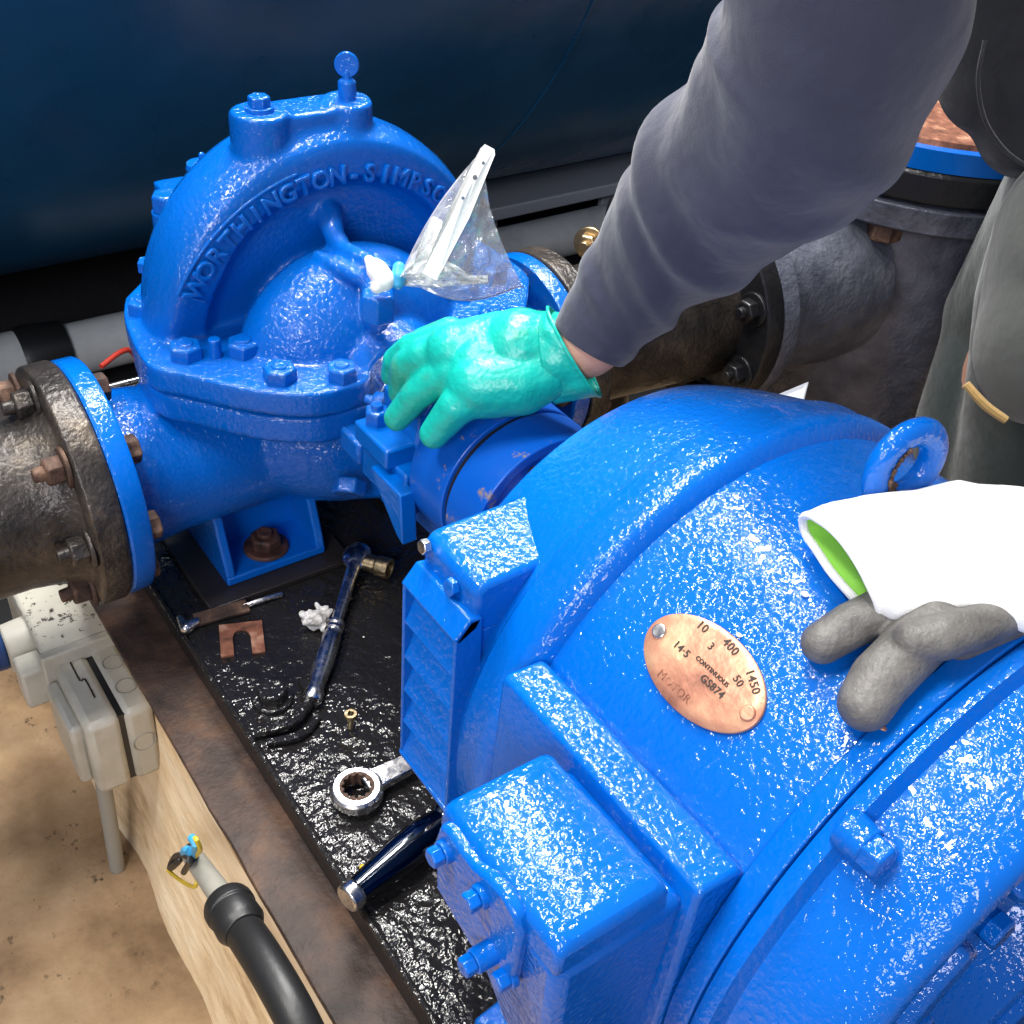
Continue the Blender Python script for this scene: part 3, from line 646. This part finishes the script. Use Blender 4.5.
MB().tube([(-.45, -.252, SZ+.0004), (-.425, -.252, SZ+.0004), (-.425, -.248, SZ+.0004), (-.40, -.248, SZ+.0004)], .0007, n=6, sub=3).build('hinge_line', ETCH, sw)
kn = MB().cone((-.515, -.268, SZ-.020), (-.515, -.292, SZ-.020), .024, .022, 40); k1 = kn.build('knob_base', SWITCHC, sw, bev=.002)
MB().cone((-.527, -.292, SZ-.018), (-.527, -.306, SZ-.018), .027, .026, 40).build('knob', BLUEPLAS, sw, bev=.002, label='dark blue round knob')
MB().box((-.485, -.292, SZ-.045), (-.458, -.268, SZ-.003)).build('padlock_flap', SWITCHC, sw, bev=.003)
MB().cone((-.400, -.256, SZ-.084), (-.398, -.262, ZF+.001), .0070, .0070, 16).build('cable_drop', CABLE, sw)
co = thing('conduit_pipe', 'rusty steel conduit nipple entering the left of the switch box', 'conduit', (-.62, -.25, -.30))
MB().cone((-.615, -.238, -.305), (-.68, -.30, -.305), .018, .018, 24).build('conduit', IRON, co); MB().hexa((-.5965, -.232, -.305), (-1, -.1, 0), .022, .018).build('lock_nut', RUST, co, bev=.001)

# ------------------------------------------------------------------ loose cable with gland
cb = thing('motor_cable', 'black flexible conduit with stripped wire ends lying against the plinth face', 'cable', (-.17, -.245, -.36))
cy = -.2415
P = lambda x, y, d: at(x, y, d)
def onpl(px, py, y):          # sight line met with a plane of constant Y
    d = (RW.transposed() @ V(((px-512)/F, (py-512)/F, 1))); return CAM+d*((y-CAM.y)/d.y)
g0, g1, g2, g3 = onpl(228, 908, -.246), onpl(262, 958, -.247), onpl(292, 1010, -.247), onpl(320, 1070, -.247)
MB().tube([onpl(238, 922, -.246), g1, g2, g3, onpl(340, 1130, -.25)], .0125, n=24).build('black_conduit', BLKPLAS, cb)
gl = (onpl(245, 932, -.246)-onpl(226, 902, -.246)).normalized(); s0 = onpl(226, 902, -.2465)
MB().lathe([(0, .009), (0, .0150), (.004, .0165), (.010, .0165), (.011, .0155), (.024, .0160), (.027, .0145), (.031, .013)], s0, axis=gl, n=28).build('cable_gland', BLKPLAS, cb, bev=.0005)
MB().tube([s0+gl*.004, onpl(207, 876, -.246), onpl(192, 855, -.245)], [.0085, .0075, .007], n=18).build('grey_sheath', CABLE, cb)
e = onpl(194, 858, -.246)
MB().tube([e, onpl(190, 846, -.240), onpl(178, 862, -.252), onpl(170, 868, -.25), onpl(176, 856, -.247), onpl(190, 858, -.252), onpl(184, 872, -.252)], .0024, n=10).build('black_wire', BLKPLAS, cb)
MB().tube([e, onpl(196, 845, -.250), onpl(192, 838, -.250)], .0030, n=10).tube([e, onpl(188, 850, -.252), onpl(184, 852, -.25)], .003, n=8).build('blue_wire', LBLUE, cb)
MB().tube([e, onpl(200, 850, -.25), onpl(197, 841, -.252), onpl(195, 838, -.252)], .0017, n=8).tube([e+V((0, 0, -.003)), onpl(196, 886, -.252), onpl(180, 880, -.252), onpl(168, 870, -.252)], .0015, n=8).build('yellow_wire', YEL, cb)

# ------------------------------------------------------------------ tools on the deck
def deckpt(px, py, z): 
    d = (RW.transposed() @ V(((px-512)/F, (py-512)/F, 1))); return CAM+d*((z-CAM.z)/d.z)
rt = thing('ratchet_wrench', 'slim chrome ratchet with knurled handle and socket, lying between pump and air box', 'ratchet', deckpt(335, 630, ZD))
h0, h1 = deckpt(357, 556, -.188), deckpt(312, 700, -.192); dr = (h1-h0).normalized(); L_ = (h1-h0).length
hd = MB(); hd.ell(h0+V((0, 0, .0)), (.017, .0125, .0075), rot=frame(dr).to_4x4().to_3x3() @ Matrix.Rotation(PI/2, 3, 'Y') if False else Matrix.Rotation(math.atan2(dr.y, dr.x), 3, 'Z')); hd.build('ratchet_head', SATIN, rt)
MB().lathe([(.008, .0060), (.03, .0055), (.055, .0052), (.085, .0048), (.100, .0056), (L_*.50, .0055)], h0, axis=dr, n=24).build('ratchet_shank', SATIN, rt)
MB().lathe([(L_*.50, .0058), (L_*.505, .0075), (L_*.52, .0075), (L_*.525, .0060), (L_*.54, .0074), (L_*.555, .0074), (L_*.56, .006), (L_*.60, .0078), (L_*.78, .0078), (L_*.93, .0062), (L_*.95, .0075), (L_, .0075), (L_+.002, .006)], h0, axis=dr, n=28).build('ratchet_grip', SATIN, rt, ang=40)
so = deckpt(366, 562, -.188); s1 = deckpt(390, 569, -.187); ds = (s1-so)
MB().lathe([(0, .0075), (ds.length*.45, .0075), (ds.length*.5, .0088), (ds.length*1.0, .0092), (ds.length, .006), (ds.length*.7, .006)], so, axis=ds, n=28).build('socket', BRASS, rt, bev=.0005, label='short warm-coloured steel socket')
sp = thing('ring_spanner', 'bright ratcheting ring spanner with a rusty twelve-point ring, half under the air box', 'spanner', deckpt(356, 792, ZD))
c = deckpt(357, 791, -.190)
MB().lathe([(-.0055, .0115), (-.0055, .0165), (-.003, .0185), (.003, .0185), (.0055, .0165), (.0055, .0115)], c, axis=(0, 0, 1), n=48, cap=False).build('ring_head', SATIN, sp, bev=.0006)
rg = MB(); n = 48; rings = []
for z, in_ in ((-.005, 0), (.0058, 0)): rings.append([c+V(((.0098+.0009*math.cos(12*t))*math.cos(t), (.0098+.0009*math.cos(12*t))*math.sin(t), z)) for t in [2*PI*i/144 for i in range(144)]])
r2 = [[c+V((.0122*math.cos(t), .0122*math.sin(t), z)) for t in [2*PI*i/144 for i in range(144)]] for z in (.0058, -.005)]
rg.loft([rings[0], rings[1], r2[0], r2[1], rings[0]], cap=False); rg.build('rusty_ratchet_ring', RUST, sp)
e0, e1 = deckpt(372, 782, -.190), deckpt(452, 742, -.189); dd = (e1-e0).normalized(); pp = V((0, 0, 1)).cross(dd)
hb = MB(); hb.loft([[e0+dd*a+pp*w+V((0, 0, -t)), e0+dd*a-pp*w+V((0, 0, -t)), e0+dd*a-pp*w+V((0, 0, t)), e0+dd*a+pp*w+V((0, 0, t))] for a, w, t in ((-.006, .012, .004), (.006, .0088, .0038), (.03, .0078, .0035), (.09, .0085, .0035))]); hb.build('shank', SATIN, sp, bev=.0015)
rh = thing('ratchet_wrench', 'thick polished black-looking ratchet handle lying beside the terminal box', 'ratchet', deckpt(395, 865, ZD))
a, b = deckpt(346, 900, -.184), deckpt(455, 812, -.184); dr = (b-a).normalized(); L_ = (b-a).length
MB().lathe([(0, .0085), (.001, .0095), (.008, .0098), (.0095, .0088)], a, axis=dr, n=32).build('end_cap', SATIN, rh, bev=.0004)
MB().lathe([(.0095, .0090), (.02, .0100), (.045, .0128), (.06, .0132), (.075, .0122), (.083, .0105), (.086, .0120), (.089, .0105), (.092, .0118), (.095, .0102), (.099, .0115), (.103, .0098), (.15, .009)], a, axis=dr, n=36).build('grip', mat('dark_chrome', (.16, .17, .20), .08, 1), rh)
tag(MB().cone(deckpt(350, 728, ZD), deckpt(352, 722, ZD)+V((0, 0, .014)), .0022, .0022, 12).lathe([(.012, .003), (.012, .0045), (.016, .0045), (.016, .0025)], deckpt(350, 728, ZD)+V((.0005, .0005, 0)), axis=(0, 0, 1), n=20, cap=False).build('roll_pin', BRASS), 'tiny hollow pin standing on the black deck between ratchet and ring spanner', 'pin')
c = deckpt(316, 618, -.192); wl = MB()
for i in range(60): wl.ell(c+V((random.gauss(0, .0045), random.gauss(0, .0045), random.uniform(-.005, .005))), [random.uniform(.0015, .0042) for _ in range(3)], u=8, v=6)
tag(wl.build('cotton_waste', WOOL, remesh=.0016, smooth=1), 'small crumpled tuft of off-white cotton waste beside the slim ratchet', 'rag')
c = deckpt(242, 640, ZD); ux = (deckpt(244, 662, ZD)-c).normalized(); uy = V((0, 0, 1)).cross(ux)
poly = [(-.018, -.017), (-.018, .017), (.018, .017), (.018, .007), (-.002, .007)]+[(-.004-.006*math.sin(t), .006*math.cos(t)) for t in (0.3, 1, 1.57, 2.2, 2.8)]+[(-.002, -.007), (.018, -.007), (.018, -.017)]
sm_ = MB(); sm_.prism(poly, c+V((0, 0, .0005)), ux, uy, .0018)
tag(sm_.build('slotted_shim', RUSTP), 'rusty copper-coloured horseshoe shim lying flat on the black deck', 'shim')
c = deckpt(222, 616, ZD); s2 = MB(); q = deckpt(248, 609, ZD)-deckpt(198, 623, ZD); r3 = Matrix.Rotation(math.atan2(q.y, q.x), 3, 'Z') @ Matrix.Rotation(.10, 3, 'X')
s2.box(c+V((-.022, -.0065, .002)), c+V((.022, .0065, .0050)), rot=r3)
tag(s2.build('rusty_packer', RUST, bev=.0006), 'narrow rusty steel packer strip behind the horseshoe shim', 'shim')
tag(MB().caps([deckpt(196, 622, -.195), deckpt(186, 628, -.195), deckpt(180, 618, -.196)], [.004, .005, .003]).build('foil_scrap', SATIN, remesh=.0015), 'small crumpled bright metal scrap left of the packer strip', 'scrap')
tag(MB().tube([deckpt(244, 606, -.197), deckpt(262, 600, -.196), deckpt(282, 594, -.197)], .0022, n=8).build('wire_scrap', SATIN), 'short bright wire scrap in front of the pump foot', 'wire')
tag(MB().ell(deckpt(363, 868, -.198), (.003, .0025, .002), u=10, v=8).build('yellow_crumb', YEL), 'yellow crumb on the deck near the end of the thick handle', 'crumb')

# ------------------------------------------------------------------ plastic bag hanging on the pump
bg = thing('plastic_bag', 'clear crinkled plastic bag holding a white perforated strip, hung on the pump', 'bag', at(405, 280, .775))
n = 40; mlen = 44; tip = at(400, 276, .775); E2 = at(524, 288, .80)
vw = (at(450, 240, .7)-at(450, 240, .8)).normalized(); rows_f = []
def rdg(q): return (1-abs(noise.noise(V(q)))*2.2)
for i in range(mlen+1):
    s = i/mlen; a = tip.lerp(at(486, 146, .735), s); b = tip.lerp(E2, s); b = b+(at(430, 316, .78)-at(430, 285, .78))*math.sin(PI*min(1, s*1.05))*.62
    a = a+(at(436, 200, .76)-at(446, 208, .76))*math.sin(PI*s)*.6
    rf, rb = [], []
    for k in range(n+1):
        t = k/n; p = a.lerp(b, t); ed = math.sin(PI*t)**.5; bulge = math.sin(PI*t)*(.009+.010*math.sin(PI*s))
        p = p-(at(515, 205, .77)-at(500, 214, .77))*math.sin(PI*t**.8)*max(0, s-.35)*1.1
        nn = (noise.noise(V((s*8, t*6, 1)))*.006+(rdg((s*5+t*2, t*9, 4))-.6)*.0045+(rdg((s*13, t*15, 8))-.6)*.0022)*ed
        rf.append(p+vw*(bulge+nn)); rb.append(p-vw*(bulge*.5-nn*.7))
    rows_f.append(rf+rb[::-1][1:-1])
m = MB().loft(rows_f, cap=False, close=True)
m.build('clear_film', CLEAR, bg, ang=180)
# perforated white strip with real holes
def holed_strip(p0, p1, w, holes, th):
    ux = (p1-p0).normalized(); uy = vw.cross(ux).normalized(); L = (p1-p0).length
    cu = bpy.data.curves.new('t', 'CURVE'); cu.dimensions = '2D'; cu.fill_mode = 'BOTH'; cu.extrude = th/2
    def poly(pts):
        s = cu.splines.new('POLY'); s.points.add(len(pts)-1); s.use_cyclic_u = True
        for q, (x, y) in zip(s.points, pts): q.co = (x, y, 0, 1)
    poly([(0, -w*.5), (L*.5, -w*.62), (L*.97, -w*.40), (L, -w*.25), (L, w*.3), (L*.96, w*.42), (L*.45, w*.5), (0, w*.35)])
    for hx, hy, r in holes: poly([(hx*L+r*math.cos(2*PI*i/14), hy*w+r*math.sin(2*PI*i/14)) for i in range(14)])
    o = bpy.data.objects.new('t', cu); COL.objects.link(o); bpy.context.view_layer.update()
    me = bpy.data.meshes.new_from_object(o.evaluated_get(bpy.context.evaluated_depsgraph_get())); b = MB(); b.bm.from_mesh(me)
    for v in b.bm.verts: v.co = p0+ux*v.co.x+uy*v.co.y+vw*(v.co.z+.006*math.sin(PI*v.co.x/L))
    bpy.data.objects.remove(o); bpy.data.curves.remove(cu); return b
holed_strip(at(428, 276, .755), at(490, 147, .735), .0125, ((.60, .12, .0011), (.765, .02, .0017), (.88, -.05, .0012)), .0012).build('perforated_strip', WHITEP, bg, ang=40)
pw = MB(); G = []
for i in range(25):
    r = []
    for k in range(15):
        u_, v_ = i/24, k/14; p = at(400+88*u_, 283+(4-30*v_)*(.3+.7*math.sin(PI*min(1, u_*1.15+.1))), .782)
        r.append(p+vw*(.006*noise.noise(V((u_*7, v_*5, 2)))+.003*noise.noise(V((u_*17, v_*14, 5)))))
    G.append(r)
pw.loft(G, cap=False, close=False); o = pw.build('crumpled_paper', WHITEP, bg, ang=20); k = o.modifiers.new('s', 'SOLIDIFY'); k.thickness = .0006
holed_strip(at(417, 272, .762), at(438, 218, .752), .010, (), .001).build('paper_leaflet', WHITEP, bg)
MB().caps([at(399, 268, .775), at(399, 276, .775), at(398, 283, .776)], [.0045, .0055, .0045]).build('cable_tie', LBLUE, bg)
cpp = MB(); cpp.caps([at(369, 260, .772), at(377, 270, .772), at(384, 280, .774)], [.0035, .0075, .0078]); cpp.caps([at(384, 280, .774), at(377, 287, .774)], [.0075, .005]); cpp.build('knotted_neck', WHITEP, bg, remesh=.0012, smooth=3)

# ------------------------------------------------------------------ person: arm, gloved hand, clothes
pe = thing('person', 'person in a navy sweatshirt leaning over the motor, turquoise-gloved hand on the pump bearing', 'person', (.35, .55, ZF))
D = .690
arm = [(590, 345, .690, 41), (607, 318, .682, 47), (640, 275, .664, 60), (690, 222, .630, 80), (745, 165, .585, 100), (795, 115, .545, 113), (828, 60, .512, 119), (842, 5, .490, 122), (850, -60, .475, 124), (862, -140, .47, 130)]
def uvw(i):
    a = V(arm[max(i-1, 0)][:2]); b = V(arm[min(i+1, len(arm)-1)][:2]); t = (b-a).normalized(); return t, V((-t.y, t.x))
ctr = [at(a[0], a[1], a[2]) for a in arm]; rad = [a[3]*a[2]/F for a in arm]
shoulder = ctr[-1]+V((.18, .18, .10))
# body: forearm, upper arm, torso, pelvis, legs - one continuous surface
bd = MB()
bd.caps([at(560, 352, .70)]+ctr+[shoulder], [.021, .0205, .0225, .028, .033, .037, .038, .039, .042, .045, .05, .055], n=20)
chest = V((.04, .45, .49)); waist = V((-.05, .58, .40)); pel = V((-.12, .62, .22))
bd.caps([shoulder, chest, waist, pel], [.06, .11, .11, .11]); bd.caps([chest, V((.11, .40, .60)), V((.13, .36, .69))], [.08, .055, .060]); bd.ell((.13, .35, .72), (.076, .090, .108)); bd.caps([V((.115, .265, .715)), V((.112, .250, .700))], [.012, .014]); bd.ell((.20, .355, .715), (.010, .018, .030)); bd.ell((.058, .355, .715), (.010, .018, .030)); bd.ell((.125, .275, .675), (.022, .012, .008))
bd.caps([pel, V((-.140, .612, -.116)), V((-.118, .623, -.287)), V((-.088, .652, -.455))], [.085, .06, .05, .045]); bd.caps([pel, V((-.20, .645, -.18)), V((-.19, .66, -.305)), V((-.155, .685, -.455))], [.085, .06, .05, .045])
bd.build('body', SKIN, pe, remesh=.006, smooth=3)
hr = MB(); hr.ell((.135, .375, .745), (.084, .090, .098)); hr.build('hair', mat('dark_brown_hair', (.03, .018, .012), .6, bumps=((120, 1, .004),)), pe, remesh=.006, smooth=2)
for ex in (.098, .150): MB().ell((ex, .274, .735), (.009, .007, .006)).build('eye', mat('eye_white', (.8, .8, .78), .2), pe)
# glove
gv = MB()
W0, W1, W2 = at(566, 352, .699), at(548, 353, .700), at(520, 352, .702)
gv.caps([W0, W1, W2], [.0210, .0235, .0275])
gv.caps([at(548, 371, .694), at(520, 382, .694), at(480, 385, .694)], [.018, .021, .021])
gv.caps([at(550, 344, .706), at(500, 346, .706), at(455, 352, .704)], [.0205, .0218, .0190])
gv.caps([at(530, 352, .704), at(478, 366, .700), at(455, 372, .702)], [.026, .021, .0155])
idx = [at(462, 370, .700), at(440, 378, .704), at(417, 394, .714), at(397, 418, .728)]
gv.caps(idx, [.0145, .0116, .0104, .0088])
mid = [at(455, 350, .706), at(424, 356, .712), at(406, 368, .724), at(401, 392, .742)]
gv.caps(mid, [.0143, .0118, .0106, .0088])
rng = [at(446, 342, .715), at(412, 349, .726), at(396, 360, .738), at(391, 376, .752)]
gv.caps(rng, [.0128, .0104, .0088, .0070])
lit = [at(450, 336, .728), at(424, 342, .745), at(408, 356, .760), at(404, 378, .776)]
gv.caps(lit, [.0125, .0100, .0085, .0070])
th = [at(515, 382, .694), at(483, 390, .690), at(457, 406, .694), at(434, 434, .708)]
gv.caps(th, [.0180, .0142, .0122, .0096])
# rolled glove cuff flaring at the wrist
cf = at(584, 352, .694)
g = gv.build('nitrile_glove', TEAL, pe, remesh=.0012, smooth=14)
g_ax = (at(606, 350, .690)-at(560, 356, .698)).normalized()
fr = frame(g_ax)
def ering(c, rx_, ry_, n=40, wob=0, ph=0): return [c+fr @ V((rx_*math.cos(2*PI*i/n), ry_*math.sin(2*PI*i/n), 0))*(1+wob*noise.noise(V((math.cos(2*PI*i/n)*3, math.sin(2*PI*i/n)*3, ph)))) for i in range(n)]
cu_ = MB(); c0 = at(550, 360, .698)
rings = []
for i in range(15):
    t = i/14; c_ = c0+(at(577, 352, .694)-c0)*t; rings.append(ering(c_, .0235+.0010*t, .0282+.0016*t, wob=.07, ph=t*2))
# slant the opening as in the photograph
for j, r in enumerate(rings):
    for k, p in enumerate(r):
        s_ = (p-c0).dot((at(560, 420, .698)-at(560, 300, .698)).normalized()); r[k] = p+g_ax*s_*.42*(j/14)
cu_.loft(rings, cap=False)
o = cu_.build('glove_cuff', TEAL, pe, ang=180); k = o.modifiers.new('s', 'SOLIDIFY'); k.thickness = .0009
rim = rings[-1]; MB().tube(rim+[rim[0]], .0011, n=8, sub=1).build('cuff_bead', TEAL, pe)
# sleeve
C2 = spline(ctr, 8); m_ = len(C2); N = 72; rings = []
for i, p in enumerate(C2):
    t = i/(m_-1); tan = (C2[min(i+1, m_-1)]-C2[max(i-1, 0)]).normalized(); r = lerp_list(rad, t)
    vdir = (CAM-p).normalized(); side = tan.cross(vdir).normalized(); nn = side.cross(tan).normalized()
    ring = []
    for k in range(N):
        a = 2*PI*k/N; s = t*10
        w = noise.noise(V((math.cos(a)*1.2+s*.9, math.sin(a)*1.2-s*.5, s*.35)))*.085
        for (s0, ph, amp, wd, sl) in ((2.5, 1.1, .10, .24, 1.3), (1.25, 1.4, .10, .2, 1.1), (3.7, 1.9, .09, .26, .8), (.65, .9, .07, .13, .7), (4.8, 1.0, .05, .3, -.8), (6.4, 1.4, .06, .35, .9)):
            u_ = s-s0-sl*math.sin(a-ph)*.55; w += amp*1.35*math.exp(-(u_/wd)**2)*(.55+.45*math.cos(a-ph))-amp*.8*math.exp(-((u_-.42)/(wd*1.1))**2)*(.55+.45*math.cos(a-ph))
        ring.append(p+(side*math.cos(a)*1.0+nn*math.sin(a)*.92)*r*(1+w*min(1, .35+t*3)))
    rings.append(ring)
tan0 = (C2[1]-C2[0]).normalized()
inner = [[q+(C2[0]-q)*.07 for q in rings[0]], [q+(C2[2]-q)*.10 for q in rings[2]]]
sl = MB().loft(inner[::-1]+rings, cap=False)
sl.build('sweatshirt_sleeve', NAVY, pe, sub=1)
# quilted gilet and torso
tor = MB(); tor.caps([ctr[-1], ctr[-1].lerp(shoulder, .5), shoulder, chest, waist, pel+V((.0, 0, .0))], [.054, .062, .078, .125, .125, .128]); tor.caps([chest, V((.10, .41, .57))], [.10, .068]); tor.build('sweatshirt', NAVY, pe, remesh=.012, smooth=4)
gi = MB(); c0 = [at(1010, -60, .80), at(1012, 10, .82), at(1018, 70, .84), at(1030, 125, .86)]
gi.caps(c0, [.062, .055, .048, .040], n=24); gi.ell(at(1000, 60, .84), (.045, .045, .055))
gi.caps([at(1080, -60, .85), at(1085, 60, .87), at(1085, 110, .88)], [.08, .07, .05]); gi.caps([shoulder, chest, waist, pel+V((0, 0, .10))], [.07, .14, .14, .13])
o = gi.build('black_gilet', BLACKF, pe, remesh=.005, smooth=6)
seam = MB().tube([at(985, 40, .775), at(978, 80, .785), at(985, 120, .80), at(1005, 150, .815), at(1030, 168, .83)], .0016, n=8); seam.build('gilet_seam', BLACKF, pe)
# trousers
tr = MB(); 
tr.caps([at(1130, 180, .95), at(1075, 300, 1.02), at(1050, 420, 1.10), at(1010, 560, 1.2), V((-.088, .652, -.45))], [.095, .085, .080, .075, .07], n=28)
tr.caps([pel, V((-.143, .594, .124))], [.125, .095]); tr.caps([pel, at(1020, 320, 1.16)], [.118, .076]); tr.caps([at(1020, 320, 1.16), at(985, 430, 1.2), at(962, 520, 1.28), V((-.155, .685, -.47))], [.07, .072, .065, .06], n=28)
tr.build('trousers', GREENF, pe, remesh=.007, smooth=6)
tr = MB(); tr.caps([at(1110, 240, .84), at(1078, 330, .88)], [.082, .075], n=28); tr.ell(at(1050, 335, .86), (.055, .05, .075))
tr.build('thigh_pocket', OLIVE, pe, remesh=.006, smooth=6)
MB().tube([at(966, 384, .83), at(985, 405, .83), at(1006, 420, .83)], [.0032, .0036, .0032], n=8).build('pocket_trim', TRIM, pe, label='ochre stitched pocket edge')

# ------------------------------------------------------------------ work gloves on the motor
def onm(px, py, h):       # sight line met with the motor's curved back, lifted by h
    d = RW.transposed() @ V(((px-512)/F, (py-512)/F, 1)); r = RB+h
    a = d.y*d.y+d.z*d.z; b = CAM.y*d.y+CAM.z*d.z; c = CAM.y**2+CAM.z**2-r*r; t = (-b-math.sqrt(max(0, b*b-a*c)))/a; return CAM+d*t
g1 = thing('work_glove', 'white knitted work glove, lime green inside its open cuff, by the lifting eye', 'glove', onm(900, 560, 0))
secs = [((803, 527), (880, 614)), ((822, 519), (897, 618)), ((860, 514), (930, 614)), ((905, 508), (965, 612)), ((945, 500), (1000, 620)), ((985, 499), (1040, 632)), ((1040, 510), (1090, 650)), ((1100, 530), (1140, 670))]
rings = []; H = [.0175, .019, .019, .018, .019, .018, .018, .016]
for j, ((ax_, ay), (bx, by)) in enumerate(secs):
    ring = []; N = 44
    A0, B0 = onm(ax_, ay, .012), onm(bx, by, .016)
    c = (A0+B0)/2; ex = (B0-A0)/2; up_ = V((0, c.y, c.z)).normalized(); up_ = (up_-ex.normalized()*up_.dot(ex.normalized())).normalized()
    for k in range(N):
        a = 2*PI*k/N; w = 1+.06*noise.noise(V((math.cos(a)*2, math.sin(a)*2, j*.7)))
        ring.append(c+ex*math.cos(a)*w+up_*(math.sin(a)*H[j]*(1.0 if math.sin(a) > 0 else .62)*w+.002))
    rings.append(ring)
R2 = []
for j in range(len(rings)-1):
    for s in range(4):
        t = s/4; R2.append([a_.lerp(b_, t)+V((0, 0, .0016*noise.noise(a_.lerp(b_, t)*55))) for a_, b_ in zip(rings[j], rings[j+1])])
R2.append(rings[-1])
o = MB().loft(R2, cap=False).build('knitted_back', GWHITE, g1, ang=180); k = o.modifiers.new('s', 'SOLIDIFY'); k.thickness = .0012; k.offset = 1
ctr_ = [sum(r, V())/len(r) for r in R2]
inn = [[q.lerp(c_, .05) for q in r] for r, c_ in zip(R2[:7], ctr_)]
MB().loft(inn, cap=False).build('green_lining', GGREEN, g1, ang=180)
hem = [q+(ctr_[0]-q)*.01 for q in R2[0]]; MB().tube(hem+[hem[0]], .0019, n=10, sub=1).build('cuff_hem', GWHITE, g1)
low = [R2[j][k_] for j, k_ in ((2, 43), (8, 42), (14, 42), (20, 43), (26, 43))]
low = [onm(885, 617, .006), onm(925, 613, .006), onm(960, 613, .006), onm(1000, 622, .007), onm(1030, 632, .008)]
MB().tube(low, .0015, n=8).build('green_edging', GGREEN, g1)
g2 = thing('coated_glove', 'grey latex-coated work glove, fingers pointing left, under the white glove', 'glove', onm(890, 660, 0))
gg = MB(); h = .0095
gg.caps([onm(822, 643, h), onm(850, 626, h+.001), onm(880, 612, h+.001), onm(930, 598, h)], [.0085, .0092, .0095, .010])
gg.caps([onm(866, 703, h+.002), onm(880, 680, h+.003), onm(905, 655, h+.003), onm(935, 625, h+.002)], [.0108, .0115, .0115, .0115])
gg.caps([onm(912, 640, h+.012), onm(940, 638, h+.010), onm(975, 628, h+.007), onm(1010, 610, h+.004)], [.0075, .0088, .0085, .009])
gg.caps([onm(960, 640, .007), onm(1000, 620, .008), onm(1050, 600, .008)], [.008, .009, .010])
gg.build('coated_fingers', GGREY, g2, remesh=.0011, smooth=5)
for i, (q, w) in enumerate((((805, 594), .0016), ((739, 635), .0012))):
    e = onm(*q, .0008); tag(MB().ell(e, (w*1.2, w, w*.6), u=8, v=6).build('paint_flake', CARD), ('pale crumb on the motor beside the cuff of the white glove', 'tiny white crumb on the motor above the copper nameplate')[i], 'crumb')
e = onm(881, 726, .0035); tag(MB().ell(e, (.0028, .0016, .0008), u=10, v=6).build('wood_chip', RUSTP), 'small chip on the motor band just below the grey glove finger', 'crumb')

# ------------------------------------------------------------------ light: roof lights and an added fill, dim hall
wd = bpy.data.worlds.new('world'); bpy.context.scene.world = wd; wd.use_nodes = True
bg_ = wd.node_tree.nodes['Background']; bg_.inputs[0].default_value = (.62, .70, .9, 1); bg_.inputs[1].default_value = .36
def area(name, loc, target, sx, sy, power, col=(1, 1, 1)):
    l = bpy.data.lights.new(name, 'AREA'); l.shape = 'RECTANGLE'; l.size = sx; l.size_y = sy; l.energy = power; l.color = col
    o = bpy.data.objects.new(name, l); COL.objects.link(o); o.location = loc
    o.rotation_euler = (V(target)-V(loc)).to_track_quat('-Z', 'Y').to_euler(); return o
area('roof_light', (-1.25, .85, 1.9), (0, 0, 0), .85, .4, 62, (1, .98, .95))
area('roof_light', (-1.0, .2, 2.1), (0, 0, 0), .5, .35, 42, (1, .98, .95))
area('roof_light', (-.35, -1.1, 1.85), (0, 0, 0), .45, .25, 26, (1, .96, .9))
area('roof_light', (-.25, -.4, 2.15), (.1, 0, 0), .35, .22, 22, (1, .97, .92))
area('fill_light', (1.2, -1.7, 1.2), (-.3, .3, -.1), .9, .9, 34, (.95, .94, 1))  # soft fill added to brighten the valve body, not an actual window
sc = bpy.context.scene
sc.view_settings.view_transform = 'Standard'; sc.view_settings.look = 'None'; sc.view_settings.gamma = 1; sc.view_settings.exposure = .03
sc.view_settings.use_curve_mapping = False
